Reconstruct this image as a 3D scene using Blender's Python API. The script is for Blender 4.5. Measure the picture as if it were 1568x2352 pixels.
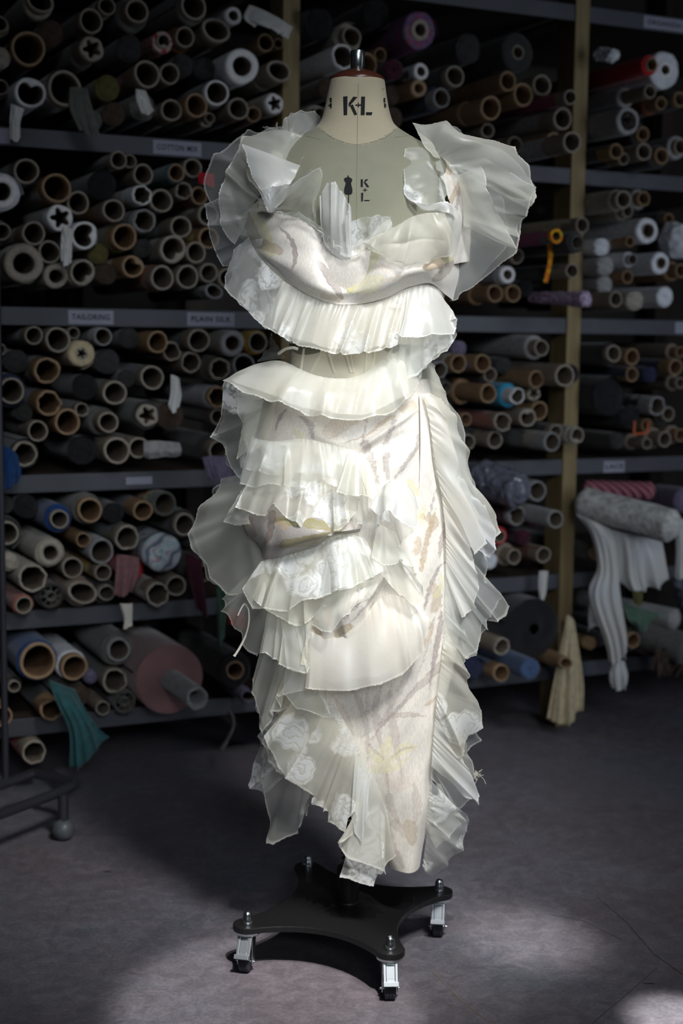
import bpy, bmesh, math, random
import numpy as np
from mathutils import Vector, Matrix
from mathutils.bvhtree import BVHTree

random.seed(7)
rng = np.random.default_rng(11)
scene = bpy.context.scene
C = scene.collection
for o in list(bpy.data.objects):
    bpy.data.objects.remove(o)

# ------------------------------------------------------------------ camera
W, H = 1568.0, 2352.0
F = 3267.0                       # focal length in pixels (50 mm on a 24 mm wide frame)
PITCH = math.radians(6.74)
ROLL = math.radians(0.61)
CAM = Vector((0, 0, 1.2))
camd = bpy.data.cameras.new('camera'); cam = bpy.data.objects.new('camera', camd); C.objects.link(cam)
camd.sensor_fit = 'HORIZONTAL'; camd.sensor_width = 24.0; camd.lens = F / W * 24.0
camd.clip_start = 0.05
MC = Matrix.Rotation(math.pi / 2 - PITCH, 4, 'X') @ Matrix.Rotation(ROLL, 4, 'Z')
cam.matrix_world = Matrix.Translation(CAM) @ MC
scene.camera = cam
R3 = np.array(MC.to_3x3())
D0 = 2.727                        # distance of the dress form's axis
camd.dof.use_dof = True; camd.dof.focus_distance = 2.58; camd.dof.aperture_fstop = 2.8

# ------------------------------------------------------------------ light
world = bpy.data.worlds.new('world'); scene.world = world; world.use_nodes = True
wb = world.node_tree.nodes['Background']
wb.inputs[0].default_value = (0.42, 0.52, 0.75, 1); wb.inputs[1].default_value = 0.016
scene.view_settings.view_transform = 'Standard'; scene.view_settings.look = 'None'
scene.view_settings.exposure = 0.0; scene.view_settings.gamma = 1.0
scene.view_settings.use_curve_mapping = False
scene.cycles.transparent_max_bounces = 32

def aim(o, loc, tgt):
    o.location = loc
    d = Vector(tgt) - Vector(loc)
    o.rotation_euler = d.to_track_quat('-Z', 'Y').to_euler()

def area(name, loc, tgt, sx, sy, power, col, spread=180):
    l = bpy.data.lights.new(name, 'AREA'); l.shape = 'RECTANGLE'; l.size = sx; l.size_y = sy
    l.energy = power; l.color = col; l.spread = math.radians(spread)
    o = bpy.data.objects.new(name, l); C.objects.link(o); aim(o, loc, tgt); return o

def spot(name, loc, tgt, ang, blend, power, col, rad):
    l = bpy.data.lights.new(name, 'SPOT'); l.energy = power; l.color = col
    l.spot_size = math.radians(ang); l.spot_blend = blend; l.shadow_soft_size = rad
    o = bpy.data.objects.new(name, l); C.objects.link(o); aim(o, loc, tgt); return o

# daylight from a doorway at the right-hand end of the racks
area('doorway_daylight', (2.35, 2.35, 1.4), (1.15, 4.3, 1.0), 0.9, 1.9, 7.0, (0.80, 0.88, 1.0), 110)
# roof window in front of, above and to the right of the dress
area('roof_window', (0.95, 0.70, 3.1), (0.07, D0, 0.74), 0.55, 0.55, 4.0, (0.97, 0.98, 0.98), 33)
# weak fill lamp added behind and above the camera to brighten the gown's front
area('front_fill', (0.75, -1.0, 2.4), (0.08, D0, 1.15), 1.2, 1.2, 2.6, (0.88, 0.94, 1.0), 28)
# sun through the roof window: on the lower skirt, and flecks on the floor
spot('sun_through_roof_window', (0.70, -0.4, 5.4), (0.12, D0 - 0.15, 0.33), 7.6, 1.0, 600, (1.0, 0.96, 0.89), 0.05)
spot('sun_fleck_floor_right', (1.3, -0.8, 5.2), (0.39, 2.78, 0.0), 3.0, 1.0, 1900, (1.0, 0.97, 0.93), 0.05)
spot('sun_fleck_floor_front', (0.9, -0.8, 5.2), (-0.12, 2.44, 0.0), 5.6, 0.4, 1500, (1.0, 0.97, 0.93), 0.03)
spot('sun_fleck_floor_corner', (1.6, -1.0, 5.0), (0.625, 2.41, 0.0), 2.0, 0.6, 5000, (1.0, 0.98, 0.95), 0.03)

# ------------------------------------------------------------------ pixel -> world
def ray(px, py):
    d = np.stack([(np.asarray(px, float) - W / 2) / F, -(np.asarray(py, float) - H / 2) / F,
                  -np.ones_like(np.asarray(px, float) + np.asarray(py, float))], -1)
    return d @ R3.T
CA = np.array(CAM)
def atq(px, py, q):
    """point seen at (px,py) standing q metres in front of the form's axis plane"""
    d = ray(px, py); t = (D0 - np.asarray(q, float)) / d[..., 1]
    return CA + d * t[..., None]
def atz(px, py, z):
    d = ray(px, py); t = (z - CA[2]) / d[..., 2]
    return CA + d * t[..., None]
def project(P):
    v = (np.asarray(P) - CA) @ R3
    return W / 2 + F * v[..., 0] / -v[..., 2], H / 2 - F * v[..., 1] / -v[..., 2]
# wall frame: origin, along (to the right and away), normal (towards the camera)
TH = math.radians(25.2)
WO = np.array([0, 4.08, 0.0]); WU = np.array([math.cos(TH), math.sin(TH), 0]); WN = np.array([math.sin(TH), -math.cos(TH), 0])
def atw(px, py, p):
    d = ray(px, py); O = WO + WN * np.asarray(p, float)[..., None]
    t = ((O - CA) @ WN) / (d @ WN)
    return CA + d * np.asarray(t)[..., None]
def wuz(P):
    return float((P - WO) @ WU), float(P[2])
def wpt(u, p, z):
    return Vector(WO + WU * u + WN * p + np.array([0, 0, z]))
MW = Matrix(((WU[0], WN[0], 0, WO[0]), (WU[1], WN[1], 0, WO[1]), (0, 0, 1, 0), (0, 0, 0, 1)))

# ------------------------------------------------------------------ object helpers
def link(name, me, mats, parent=None, smooth=True, kind=None, label=None):
    o = bpy.data.objects.new(name, me); C.objects.link(o)
    for m in (mats if isinstance(mats, (list, tuple)) else [mats]): me.materials.append(m)
    if smooth and len(me.polygons): me.polygons.foreach_set('use_smooth', [True] * len(me.polygons))
    if parent: o.parent = parent
    if kind: o['kind'] = kind
    if label: o['label'] = label
    return o
def thing(name, label, cat, group=None, loc=(0, 0, 0)):
    o = bpy.data.objects.new(name, None); C.objects.link(o); o.location = loc
    o.empty_display_size = 0.05
    o['label'] = label; o['category'] = cat
    if group: o['group'] = group
    return o
def tag(o, label, cat, group=None):
    o['label'] = label; o['category'] = cat
    if group: o['group'] = group
    return o
def rebase(o, kids_origin):
    pass
def npmesh(name, V, Fq):
    me = bpy.data.meshes.new(name)
    me.from_pydata(np.asarray(V).tolist(), [], [tuple(f) for f in (Fq.tolist() if isinstance(Fq, np.ndarray) else Fq)])
    me.update(); return me
def grid_faces(n, m, wrap=False):
    """n columns x m rows, index = r*n + c"""
    c = np.arange(n if wrap else n - 1); r = np.arange(m - 1)
    cc, rr = np.meshgrid(c, r); c2 = (cc + 1) % n
    return np.stack([rr * n + cc, rr * n + c2, (rr + 1) * n + c2, (rr + 1) * n + cc], -1).reshape(-1, 4)
class MB:
    def __init__(s): s.V = []; s.F = []; s.I = []
    def add(s, V, Fs, mi=0):
        b = len(s.V); s.V += [tuple(v) for v in V]; s.F += [tuple(int(i) + b for i in f) for f in Fs]; s.I += [mi] * len(Fs)
    def box(s, lo, hi, M=None, mi=0):
        x0, y0, z0 = lo; x1, y1, z1 = hi
        V = [Vector(v) for v in ((x0,y0,z0),(x1,y0,z0),(x1,y1,z0),(x0,y1,z0),(x0,y0,z1),(x1,y0,z1),(x1,y1,z1),(x0,y1,z1))]
        if M: V = [M @ v for v in V]
        s.add(V, [(0,3,2,1),(4,5,6,7),(0,1,5,4),(1,2,6,5),(2,3,7,6),(3,0,4,7)], mi)
    def lathe(s, prof, M=None, n=24, cap=True, mi=0):
        V = []; 
        for r, z in prof:
            for k in range(n):
                a = 2 * math.pi * k / n; v = Vector((r * math.cos(a), r * math.sin(a), z)); V.append(M @ v if M else v)
        Fs = [(i*n+k, i*n+(k+1)%n, (i+1)*n+(k+1)%n, (i+1)*n+k) for i in range(len(prof)-1) for k in range(n)]
        if cap: Fs += [tuple(range(n))[::-1], tuple(range((len(prof)-1)*n, len(prof)*n))]
        s.add(V, Fs, mi)
    def tube(s, pts, r, n=10, mi=0, cap=True):
        pts = [Vector(p) for p in pts]; rs = r if isinstance(r, (list, tuple)) else [r] * len(pts)
        V = []; up = None
        for i, p in enumerate(pts):
            t = (pts[min(i+1, len(pts)-1)] - pts[max(i-1, 0)]).normalized()
            if up is None: up = t.orthogonal().normalized()
            up = (up - t * up.dot(t)).normalized(); sd = t.cross(up)
            for k in range(n):
                a = 2 * math.pi * k / n; V.append(p + (up * math.cos(a) + sd * math.sin(a)) * rs[i])
        Fs = [(i*n+k, i*n+(k+1)%n, (i+1)*n+(k+1)%n, (i+1)*n+k) for i in range(len(pts)-1) for k in range(n)]
        if cap: Fs += [tuple(range(n))[::-1], tuple(range((len(pts)-1)*n, len(pts)*n))]
        s.add(V, Fs, mi)
    def build(s, name, mats, parent=None, smooth=True, bevel=0, **k):
        me = bpy.data.meshes.new(name); me.from_pydata(s.V, [], s.F); me.update()
        o = link(name, me, mats, parent, smooth, **k)
        if any(s.I): me.polygons.foreach_set('material_index', s.I)
        if bevel:
            b = o.modifiers.new('bevel', 'BEVEL'); b.width = bevel; b.segments = 2; b.limit_method = 'ANGLE'
        if smooth:
            bm = bmesh.new(); bm.from_mesh(me)
            for e in bm.edges:
                if len(e.link_faces) == 2 and e.calc_face_angle(0) > 0.7: e.smooth = False
            bm.to_mesh(me); bm.free()
        return o

# ------------------------------------------------------------------ materials
def newmat(name):
    m = bpy.data.materials.new(name); m.use_nodes = True; nt = m.node_tree
    return m, nt, nt.nodes, nt.links, nt.nodes['Principled BSDF']
def ramp(nodes, stops):
    r = nodes.new('ShaderNodeValToRGB'); e = r.color_ramp.elements
    while len(e) < len(stops): e.new(0.5)
    for i, (p, c) in enumerate(stops):
        e[i].position = p; e[i].color = (*c, 1) if len(c) == 3 else c
    return r
def cloth_mat(name, col, rough=0.9, var=0.18, scale=60, bump=0.25, sheen=0.2, metal=0.0, spec=0.2, dirt=None):
    m, nt, N, L, b = newmat(name)
    tc = N.new('ShaderNodeTexCoord'); n = N.new('ShaderNodeTexNoise'); n.inputs['Scale'].default_value = scale; n.inputs['Detail'].default_value = 5
    L.new(tc.outputs['Object'], n.inputs['Vector'])
    lo = tuple(c * (1 - var) for c in col); hi = tuple(min(1, c * (1 + var)) for c in (dirt or col))
    r = ramp(N, [(0.3, lo), (0.7, hi)]); L.new(n.outputs['Fac'], r.inputs['Fac']); L.new(r.outputs['Color'], b.inputs['Base Color'])
    bp = N.new('ShaderNodeBump'); bp.inputs['Strength'].default_value = bump; bp.inputs['Distance'].default_value = 0.004
    L.new(n.outputs['Fac'], bp.inputs['Height']); L.new(bp.outputs['Normal'], b.inputs['Normal'])
    b.inputs['Roughness'].default_value = rough; b.inputs['Metallic'].default_value = metal
    b.inputs['Specular IOR Level'].default_value = spec; b.inputs['Sheen Weight'].default_value = sheen
    return m
COL = dict(card=(.25,.21,.165), kraft=(.29,.185,.105), white=(.62,.64,.68), cream=(.33,.30,.25), grey=(.11,.108,.10),
    dark=(.035,.034,.034), black=(.012,.012,.014), navy=(.02,.025,.06), teal=(.03,.105,.115), red=(.40,.01,.02),
    terra=(.30,.10,.07), purple=(.07,.05,.17), blue=(.01,.045,.15), yellow=(.50,.30,.02), pink=(.22,.11,.115),
    magenta=(.22,.015,.07), denim=(.06,.10,.20), brown=(.06,.04,.028), peach=(.33,.22,.16), rim=(.36,.325,.27),
    wine=(.05,.01,.02), lilac=(.15,.13,.20), sage=(.08,.14,.10), olive=(.10,.09,.03), beige=(.50,.42,.27),
    palegrey=(.30,.30,.30), rust=(.14,.05,.02), sky=(.03,.28,.45))
MT = {k: cloth_mat(k + '_cloth', v) for k, v in COL.items()}
MT['card'] = cloth_mat('cardboard', COL['card'], 0.8, .15, 30, .08, 0)
MT['kraft'] = cloth_mat('kraft_cardboard', COL['kraft'], 0.75, .15, 30, .08, 0)
MT['rim'] = cloth_mat('cardboard_cut_edge', COL['rim'], 0.85, .15, 90, .2, 0)
MT['whiterim'] = cloth_mat('white_cut_edge', (.8,.8,.8), 0.85, .1, 90, .2, 0)
MT['kraftrim'] = cloth_mat('kraft_cut_edge', (.36,.25,.155), 0.85, .15, 90, .2, 0)
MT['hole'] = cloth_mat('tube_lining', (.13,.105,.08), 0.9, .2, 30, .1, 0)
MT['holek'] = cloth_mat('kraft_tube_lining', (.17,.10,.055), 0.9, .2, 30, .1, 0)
def pattern_mat(name, cols, scale, kind='noise', dist=0.0):
    m, nt, N, L, b = newmat(name)
    tc = N.new('ShaderNodeTexCoord')
    if kind == 'noise':
        t = N.new('ShaderNodeTexNoise'); t.inputs['Scale'].default_value = scale; t.inputs['Distortion'].default_value = dist; out = t.outputs['Fac']
        t.inputs['Detail'].default_value = 2
    elif kind == 'wave':
        t = N.new('ShaderNodeTexWave'); t.inputs['Scale'].default_value = scale; t.inputs['Distortion'].default_value = dist; out = t.outputs['Fac']
        t.wave_type = 'BANDS'; t.bands_direction = 'DIAGONAL'; t.inputs['Detail Scale'].default_value = 1.5
    else:
        t = N.new('ShaderNodeTexVoronoi'); t.inputs['Scale'].default_value = scale; out = t.outputs['Color']
    L.new(tc.outputs['Object'], t.inputs['Vector'])
    k = len(cols); st = [((0.3 + 0.4 * i / (k - 1)) if kind == 'noise' else i / k, c) for i, c in enumerate(cols)]
    r = ramp(N, st); r.color_ramp.interpolation = 'CONSTANT' if kind != 'wave' else 'LINEAR'
    if kind == 'vor':
        s = N.new('ShaderNodeSeparateColor'); L.new(out, s.inputs[0]); out = s.outputs[0]
    L.new(out, r.inputs['Fac']); L.new(r.outputs['Color'], b.inputs['Base Color']); b.inputs['Roughness'].default_value = .9
    return m
MT['floral'] = pattern_mat('floral_cloth', [(.5,.47,.36),(.45,.42,.3),(.5,.12,.06),(.3,.32,.08),(.55,.5,.4)], 70, 'vor')
MT['multi'] = pattern_mat('multicolour_weave', [(.30,.03,.16),(.04,.10,.22),(.34,.05,.10),(.05,.20,.24),(.20,.06,.22)], 60, 'noise', 1.5)
MT['swirl'] = pattern_mat('pastel_swirl_cloth', [(.30,.42,.46),(.55,.55,.56),(.14,.22,.30),(.5,.3,.3),(.45,.55,.58),(.12,.15,.2)], 9, 'wave', 7)
MT['stripe'] = pattern_mat('pink_navy_weave', [(.06,.03,.09),(.42,.10,.12),(.10,.06,.16),(.35,.10,.15)], 45, 'wave', 1)
MT['redprint'] = pattern_mat('red_print_cloth', [(.40,.03,.05),(.5,.4,.4),(.36,.03,.05)], 80, 'noise')
MT['lilacprint'] = pattern_mat('lilac_knit', [(.28,.14,.26),(.50,.46,.60),(.20,.05,.14),(.35,.18,.30)], 90, 'noise')
MT['flame'] = pattern_mat('yellow_orange_selvedge', [(.75,.45,.01),(.70,.20,.01),(.55,.50,.02),(.75,.30,.01)], 45, 'noise')
MT['checked'] = pattern_mat('red_white_stripe', [(.42,.01,.04),(.5,.45,.5),(.40,.01,.05),(.1,.02,.04)], 22, 'wave', .3)
def simple(name, col, rough=0.5, metal=0.0, spec=0.5, trans=0.0, alpha=1.0):
    m, nt, N, L, b = newmat(name)
    b.inputs['Base Color'].default_value = (*col, 1); b.inputs['Roughness'].default_value = rough
    b.inputs['Metallic'].default_value = metal; b.inputs['Specular IOR Level'].default_value = spec
    b.inputs['Transmission Weight'].default_value = trans; b.inputs['Alpha'].default_value = alpha
    n = N.new('ShaderNodeTexNoise'); n.inputs['Scale'].default_value = 40
    mr = N.new('ShaderNodeMapRange'); mr.inputs['To Min'].default_value = max(0, rough - .06); mr.inputs['To Max'].default_value = min(1, rough + .08)
    L.new(n.outputs['Fac'], mr.inputs['Value']); L.new(mr.outputs['Result'], b.inputs['Roughness'])
    return m
MT['chrome'] = simple('zinc_plated_steel', (.62,.66,.68), .22, 1.0)
MT['nickel'] = simple('nickel', (.45,.50,.50), .25, 1.0)
MT['blacksteel'] = simple('black_powder_coat', (.008,.008,.009), .42, 0, .4)
MT['rubber'] = simple('dark_rubber', (.03,.032,.04), .6, 0, .3)
MT['brasswire'] = simple('spring_steel', (.12,.10,.07), .35, .8)
MT['graymetal'] = cloth_mat('grey_shelf_steel', (.07,.075,.09), .5, .12, 8, .04, 0, 0.2, .5)
MT['rackmetal'] = simple('dark_rack_tube', (.09,.09,.11), .32, .7)
MT['greyplastic'] = simple('grey_caster_ball', (.10,.11,.12), .4)
MT['paper'] = cloth_mat('label_card', (.30,.31,.38), .8, .06, 20, .02, 0)
MT['ink'] = simple('label_ink', (.012,.012,.016), .8)
MT['clasp'] = simple('orange_clasp', (.55,.12,.04), .5)

def wood_mat(name, a, bcol):
    m, nt, N, L, b = newmat(name)
    tc = N.new('ShaderNodeTexCoord'); mp = N.new('ShaderNodeMapping'); mp.inputs['Scale'].default_value = (22, 22, 1.2)
    L.new(tc.outputs['Object'], mp.inputs['Vector'])
    n = N.new('ShaderNodeTexNoise'); n.inputs['Scale'].default_value = 3; n.inputs['Detail'].default_value = 6; n.inputs['Distortion'].default_value = .6
    L.new(mp.outputs['Vector'], n.inputs['Vector'])
    r = ramp(N, [(.3, a), (.7, bcol)]); L.new(n.outputs['Fac'], r.inputs['Fac'])
    v = N.new('ShaderNodeTexVoronoi'); v.inputs['Scale'].default_value = 3.0; L.new(tc.outputs['Object'], v.inputs['Vector'])
    k = ramp(N, [(.03, (.35,.2,.1)), (.09, (1,1,1))]); L.new(v.outputs['Distance'], k.inputs['Fac'])
    mx = N.new('ShaderNodeMixRGB'); mx.blend_type = 'MULTIPLY'; mx.inputs[0].default_value = .8
    L.new(r.outputs['Color'], mx.inputs[1]); L.new(k.outputs['Color'], mx.inputs[2]); L.new(mx.outputs[0], b.inputs['Base Color'])
    b.inputs['Roughness'].default_value = .7
    return m
MT['pine'] = wood_mat('pine_timber', (.20,.145,.065), (.30,.23,.11))
MT['oldwood'] = wood_mat('dark_board', (.035,.025,.02), (.06,.04,.028))
# ------------------------------------------------------------------ room shell
def floor_mat():
    m, nt, N, L, b = newmat('painted_concrete_floor')
    tc = N.new('ShaderNodeTexCoord')
    def noise(s, d=6, dist=0):
        n = N.new('ShaderNodeTexNoise'); n.inputs['Scale'].default_value = s; n.inputs['Detail'].default_value = d
        n.inputs['Distortion'].default_value = dist; n.inputs['Roughness'].default_value = .62
        L.new(tc.outputs['Object'], n.inputs['Vector']); return n
    n1 = noise(2.2, 5, .5); n2 = noise(26, 8, 1.0); n3 = noise(140, 4)
    r1 = ramp(N, [(.35, (.140,.122,.136)), (.55, (.158,.150,.176)), (.7, (.132,.140,.172))])
    L.new(n1.outputs['Fac'], r1.inputs['Fac'])
    r2 = ramp(N, [(.38, (.82,.82,.83)), (.52, (1,1,1)), (.66, (1.20,1.19,1.20))]); L.new(n2.outputs['Fac'], r2.inputs['Fac'])
    r3 = ramp(N, [(.35, (.86,.86,.86)), (.65, (1.15,1.15,1.15))]); L.new(n3.outputs['Fac'], r3.inputs['Fac'])
    a = N.new('ShaderNodeMixRGB'); a.blend_type = 'MULTIPLY'; a.inputs[0].default_value = 1
    L.new(r1.outputs[0], a.inputs[1]); L.new(r2.outputs[0], a.inputs[2])
    c = N.new('ShaderNodeMixRGB'); c.blend_type = 'MULTIPLY'; c.inputs[0].default_value = 1
    L.new(a.outputs[0], c.inputs[1]); L.new(r3.outputs[0], c.inputs[2])
    # small dark chips
    mp = N.new('ShaderNodeMapping'); mp.inputs['Scale'].default_value = (1.0, 2.4, 1); L.new(tc.outputs['Object'], mp.inputs['Vector'])
    v = N.new('ShaderNodeTexVoronoi'); v.inputs['Scale'].default_value = 4.2; v.inputs['Randomness'].default_value = 1; L.new(mp.outputs[0], v.inputs['Vector'])
    ad = N.new('ShaderNodeMath'); ad.operation = 'MULTIPLY_ADD'; L.new(n2.outputs['Fac'], ad.inputs[0]); ad.inputs[1].default_value = .16; L.new(v.outputs['Distance'], ad.inputs[2])
    k = ramp(N, [(.115, (.35,.32,.33)), (.135, (1,1,1))]); L.new(ad.outputs[0], k.inputs['Fac'])
    d = N.new('ShaderNodeMixRGB'); d.blend_type = 'MULTIPLY'; d.inputs[0].default_value = 1
    L.new(c.outputs[0], d.inputs[1]); L.new(k.outputs[0], d.inputs[2])
    L.new(d.outputs[0], b.inputs['Base Color'])
    rr = N.new('ShaderNodeMapRange'); rr.inputs['To Min'].default_value = .42; rr.inputs['To Max'].default_value = .75
    L.new(n2.outputs['Fac'], rr.inputs['Value']); L.new(rr.outputs[0], b.inputs['Roughness'])
    bp = N.new('ShaderNodeBump'); bp.inputs['Strength'].default_value = .25; bp.inputs['Distance'].default_value = .002
    L.new(n3.outputs['Fac'], bp.inputs['Height']); L.new(bp.outputs[0], b.inputs['Normal'])
    b.inputs['Specular IOR Level'].default_value = .35
    return m
mb = MB(); mb.box((-4.0, -1.2, -0.06), (4.2, 7.4, 0.0)); mb.build('floor', floor_mat(), smooth=False, kind='structure')
# hairline joints and scratches in the floor paint
MT['scratch_dark'] = simple('floor_scratch_dark', (.05,.045,.05), .8)
MT['scratch_yellow'] = simple('floor_line_ochre', (.24,.19,.12), .8)
for pts, w, mk in (([(990,2225),(1050,2290),(1120,2345),(1160,2380)], .0016, 'scratch_yellow'),
                   ([(1370,2060),(1440,2120),(1500,2190),(1570,2240)], .0015, 'scratch_dark'),
                   ([(1260,2100),(1340,2115),(1430,2160)], .0011, 'scratch_dark'),
                   ([(1510,2222),(1420,2300),(1360,2350)], .0013, 'scratch_dark'),
                   ([(1045,1965),(1120,1945),(1190,1938)], .001, 'rim')):
    P = [atz(x, y, 0.0006) for x, y in pts]; q = MB()
    for i in range(len(P) - 1):
        a, b2 = Vector(P[i]), Vector(P[i+1]); t = (b2 - a).normalized(); s_ = Vector((-t.y, t.x, 0)) * w / 2
        q.add([a - s_, b2 - s_, b2 + s_, a + s_], [(0,1,2,3)])
    fl = bpy.data.objects['floor']; q.build('scratch', MT[mk], fl, smooth=False)
# wall behind the racks
MT['wall'] = cloth_mat('dark_plaster', (.06,.055,.05), .9, .2, 4, .1, 0)
mb = MB(); mb.box((-3.2, -1.02, 0.0), (3.6, -0.94, 3.0), MW); mb.build('wall_back', MT['wall'], smooth=False, kind='structure')

# ------------------------------------------------------------------ shelving rack
LEVELS = [0.200, 0.490, 0.850, 1.285, 1.735, 2.215]     # tops of the shelves
def u_at(x, y, p=0.0): return wuz(atw(x, y, p))[0]
U1 = u_at(668, 300); U2 = u_at(1331, 300)
U0 = U1 - (U2 - U1) * 1.42; U3 = U2 + (U2 - U1)
rack = thing('shelving_rack', 'tall rack of pine posts and grey steel shelves packed with fabric rolls', 'shelves')
PW = 0.050
posts = [(U1 - PW * .5, 0), (U2 - PW * .5, 0), (U0, 0), (U3, 0)]
for u, _ in posts:
    m_ = MB(); m_.box((u, -0.095, 0), (u + PW, 0.0, 2.75), MW); m_.build('post', MT['pine'], rack, smooth=False, bevel=.002)
for u in (U0, u_at(178, 380, -.55), U1, U2, U3):
    m_ = MB(); m_.box((u - .03, -0.86, 0), (u + .03, -0.80, 2.75), MW); m_.build('rear_post', MT['oldwood'], rack, smooth=False)
m_ = MB(); m_.box((u_at(150, 400, -.62), -0.66, LEVELS[3] + .005), (u_at(190, 400, -.62), -0.63, LEVELS[4] - .05), MW); m_.build('divider_board', MT['oldwood'], rack, smooth=False)
m_ = MB(); m_.box((u_at(408, 950, -.62), -0.66, LEVELS[2] + .002), (u_at(462, 950, -.62), -0.63, LEVELS[3] - .05), MW); m_.build('divider_board', MT['oldwood'], rack, smooth=False)
BAYS = [(U0 + PW, U1 - PW * .5), (U1 + PW * .5, U2 - PW * .5), (U2 + PW * .5, U3)]
shelves = {}
for bi, (a, b_) in enumerate(BAYS):
    for li, z in enumerate(LEVELS):
        m_ = MB(); m_.box((a + .001, -0.80, z - .012), (b_ - .001, -0.012, z), MW)
        sh = m_.build('shelf', MT['oldwood'], rack, smooth=False)
        m_ = MB(); m_.box((a + .001, -0.012, z - .046), (b_ - .001, -0.004, z + .001), MW)
        n_ = int((b_ - a) / .3) + 1
        m_.build('fascia', MT['graymetal'], sh, smooth=False, bevel=.0015)
        shelves[bi, li] = sh
# cards on the shelf edges
FONT = bpy.data.curves
def text_mesh(name, txt, size, M, mat, parent, width=None, bold=.012, sy=1.0, extr=.0002):
    cu = bpy.data.curves.new(name, 'FONT'); cu.body = txt; cu.size = size; cu.align_x = 'CENTER'; cu.align_y = 'CENTER'
    cu.offset = bold * size; cu.extrude = extr; cu.space_character = 1.12
    t = bpy.data.objects.new('tmp', cu); C.objects.link(t)
    bpy.context.view_layer.update()
    dg = bpy.context.evaluated_depsgraph_get(); me = bpy.data.meshes.new_from_object(t.evaluated_get(dg))
    bpy.data.objects.remove(t)
    w = max(v.co.x for v in me.vertices) - min(v.co.x for v in me.vertices)
    sx = (width / w) if width else 1
    for v in me.vertices: v.co = M @ Vector((v.co.x * sx, v.co.y * sy, v.co.z))
    me.name = name
    return link(name, me, mat, parent, smooth=False)
def card(x0, x1, yc, bi, li, txt, h=.036, dz=0):
    u0 = u_at(x0, yc); u1 = u_at(x1, yc); z = LEVELS[li] - .0225 + dz
    m_ = MB(); m_.box((u0, -.004, z - h / 2), (u1, -.0025, z + h / 2), MW)
    o = m_.build('label_card', MT['paper'], shelves[bi, li], smooth=False)
    if txt:
        c = wpt((u0 + u1) / 2, -.0022, z)
        M = Matrix.Translation(c) @ Matrix(((WU[0], 0, WN[0], 0), (WU[1], 0, WN[1], 0), (0, 1, 0, 0), (0, 0, 0, 1)))
        t = text_mesh('lettering', txt, .020, M, MT['ink'], None, (u1 - u0) * .84, bold=.02)
        # keep the tree three deep: lettering joined into the card
        bm = bmesh.new(); bm.from_mesh(o.data); o.data.materials.append(MT['ink']); nf = len(bm.faces)
        bm.from_mesh(t.data); bm.faces.ensure_lookup_table()
        for f in bm.faces[nf:]: f.material_index = 1
        bm.to_mesh(o.data); bm.free(); bpy.data.objects.remove(t)
card(352, 463, 312, 0, 4, 'COTTON MIX'); card(157, 261, 692, 0, 3, 'TAILORING'); card(430, 539, 698, 0, 3, 'PLAIN SILK')
card(-12, 22, 278, 0, 4, ''); card(290, 350, 1070, 0, 2, '', .02); card(1480, 1592, 20, 2, 5, 'ORGANZA/ M'); card(1388, 1436, 1045, 2, 2, 'LACE', dz=-.004)
card(1552, 1640, 735, 2, 3, '')
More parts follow.
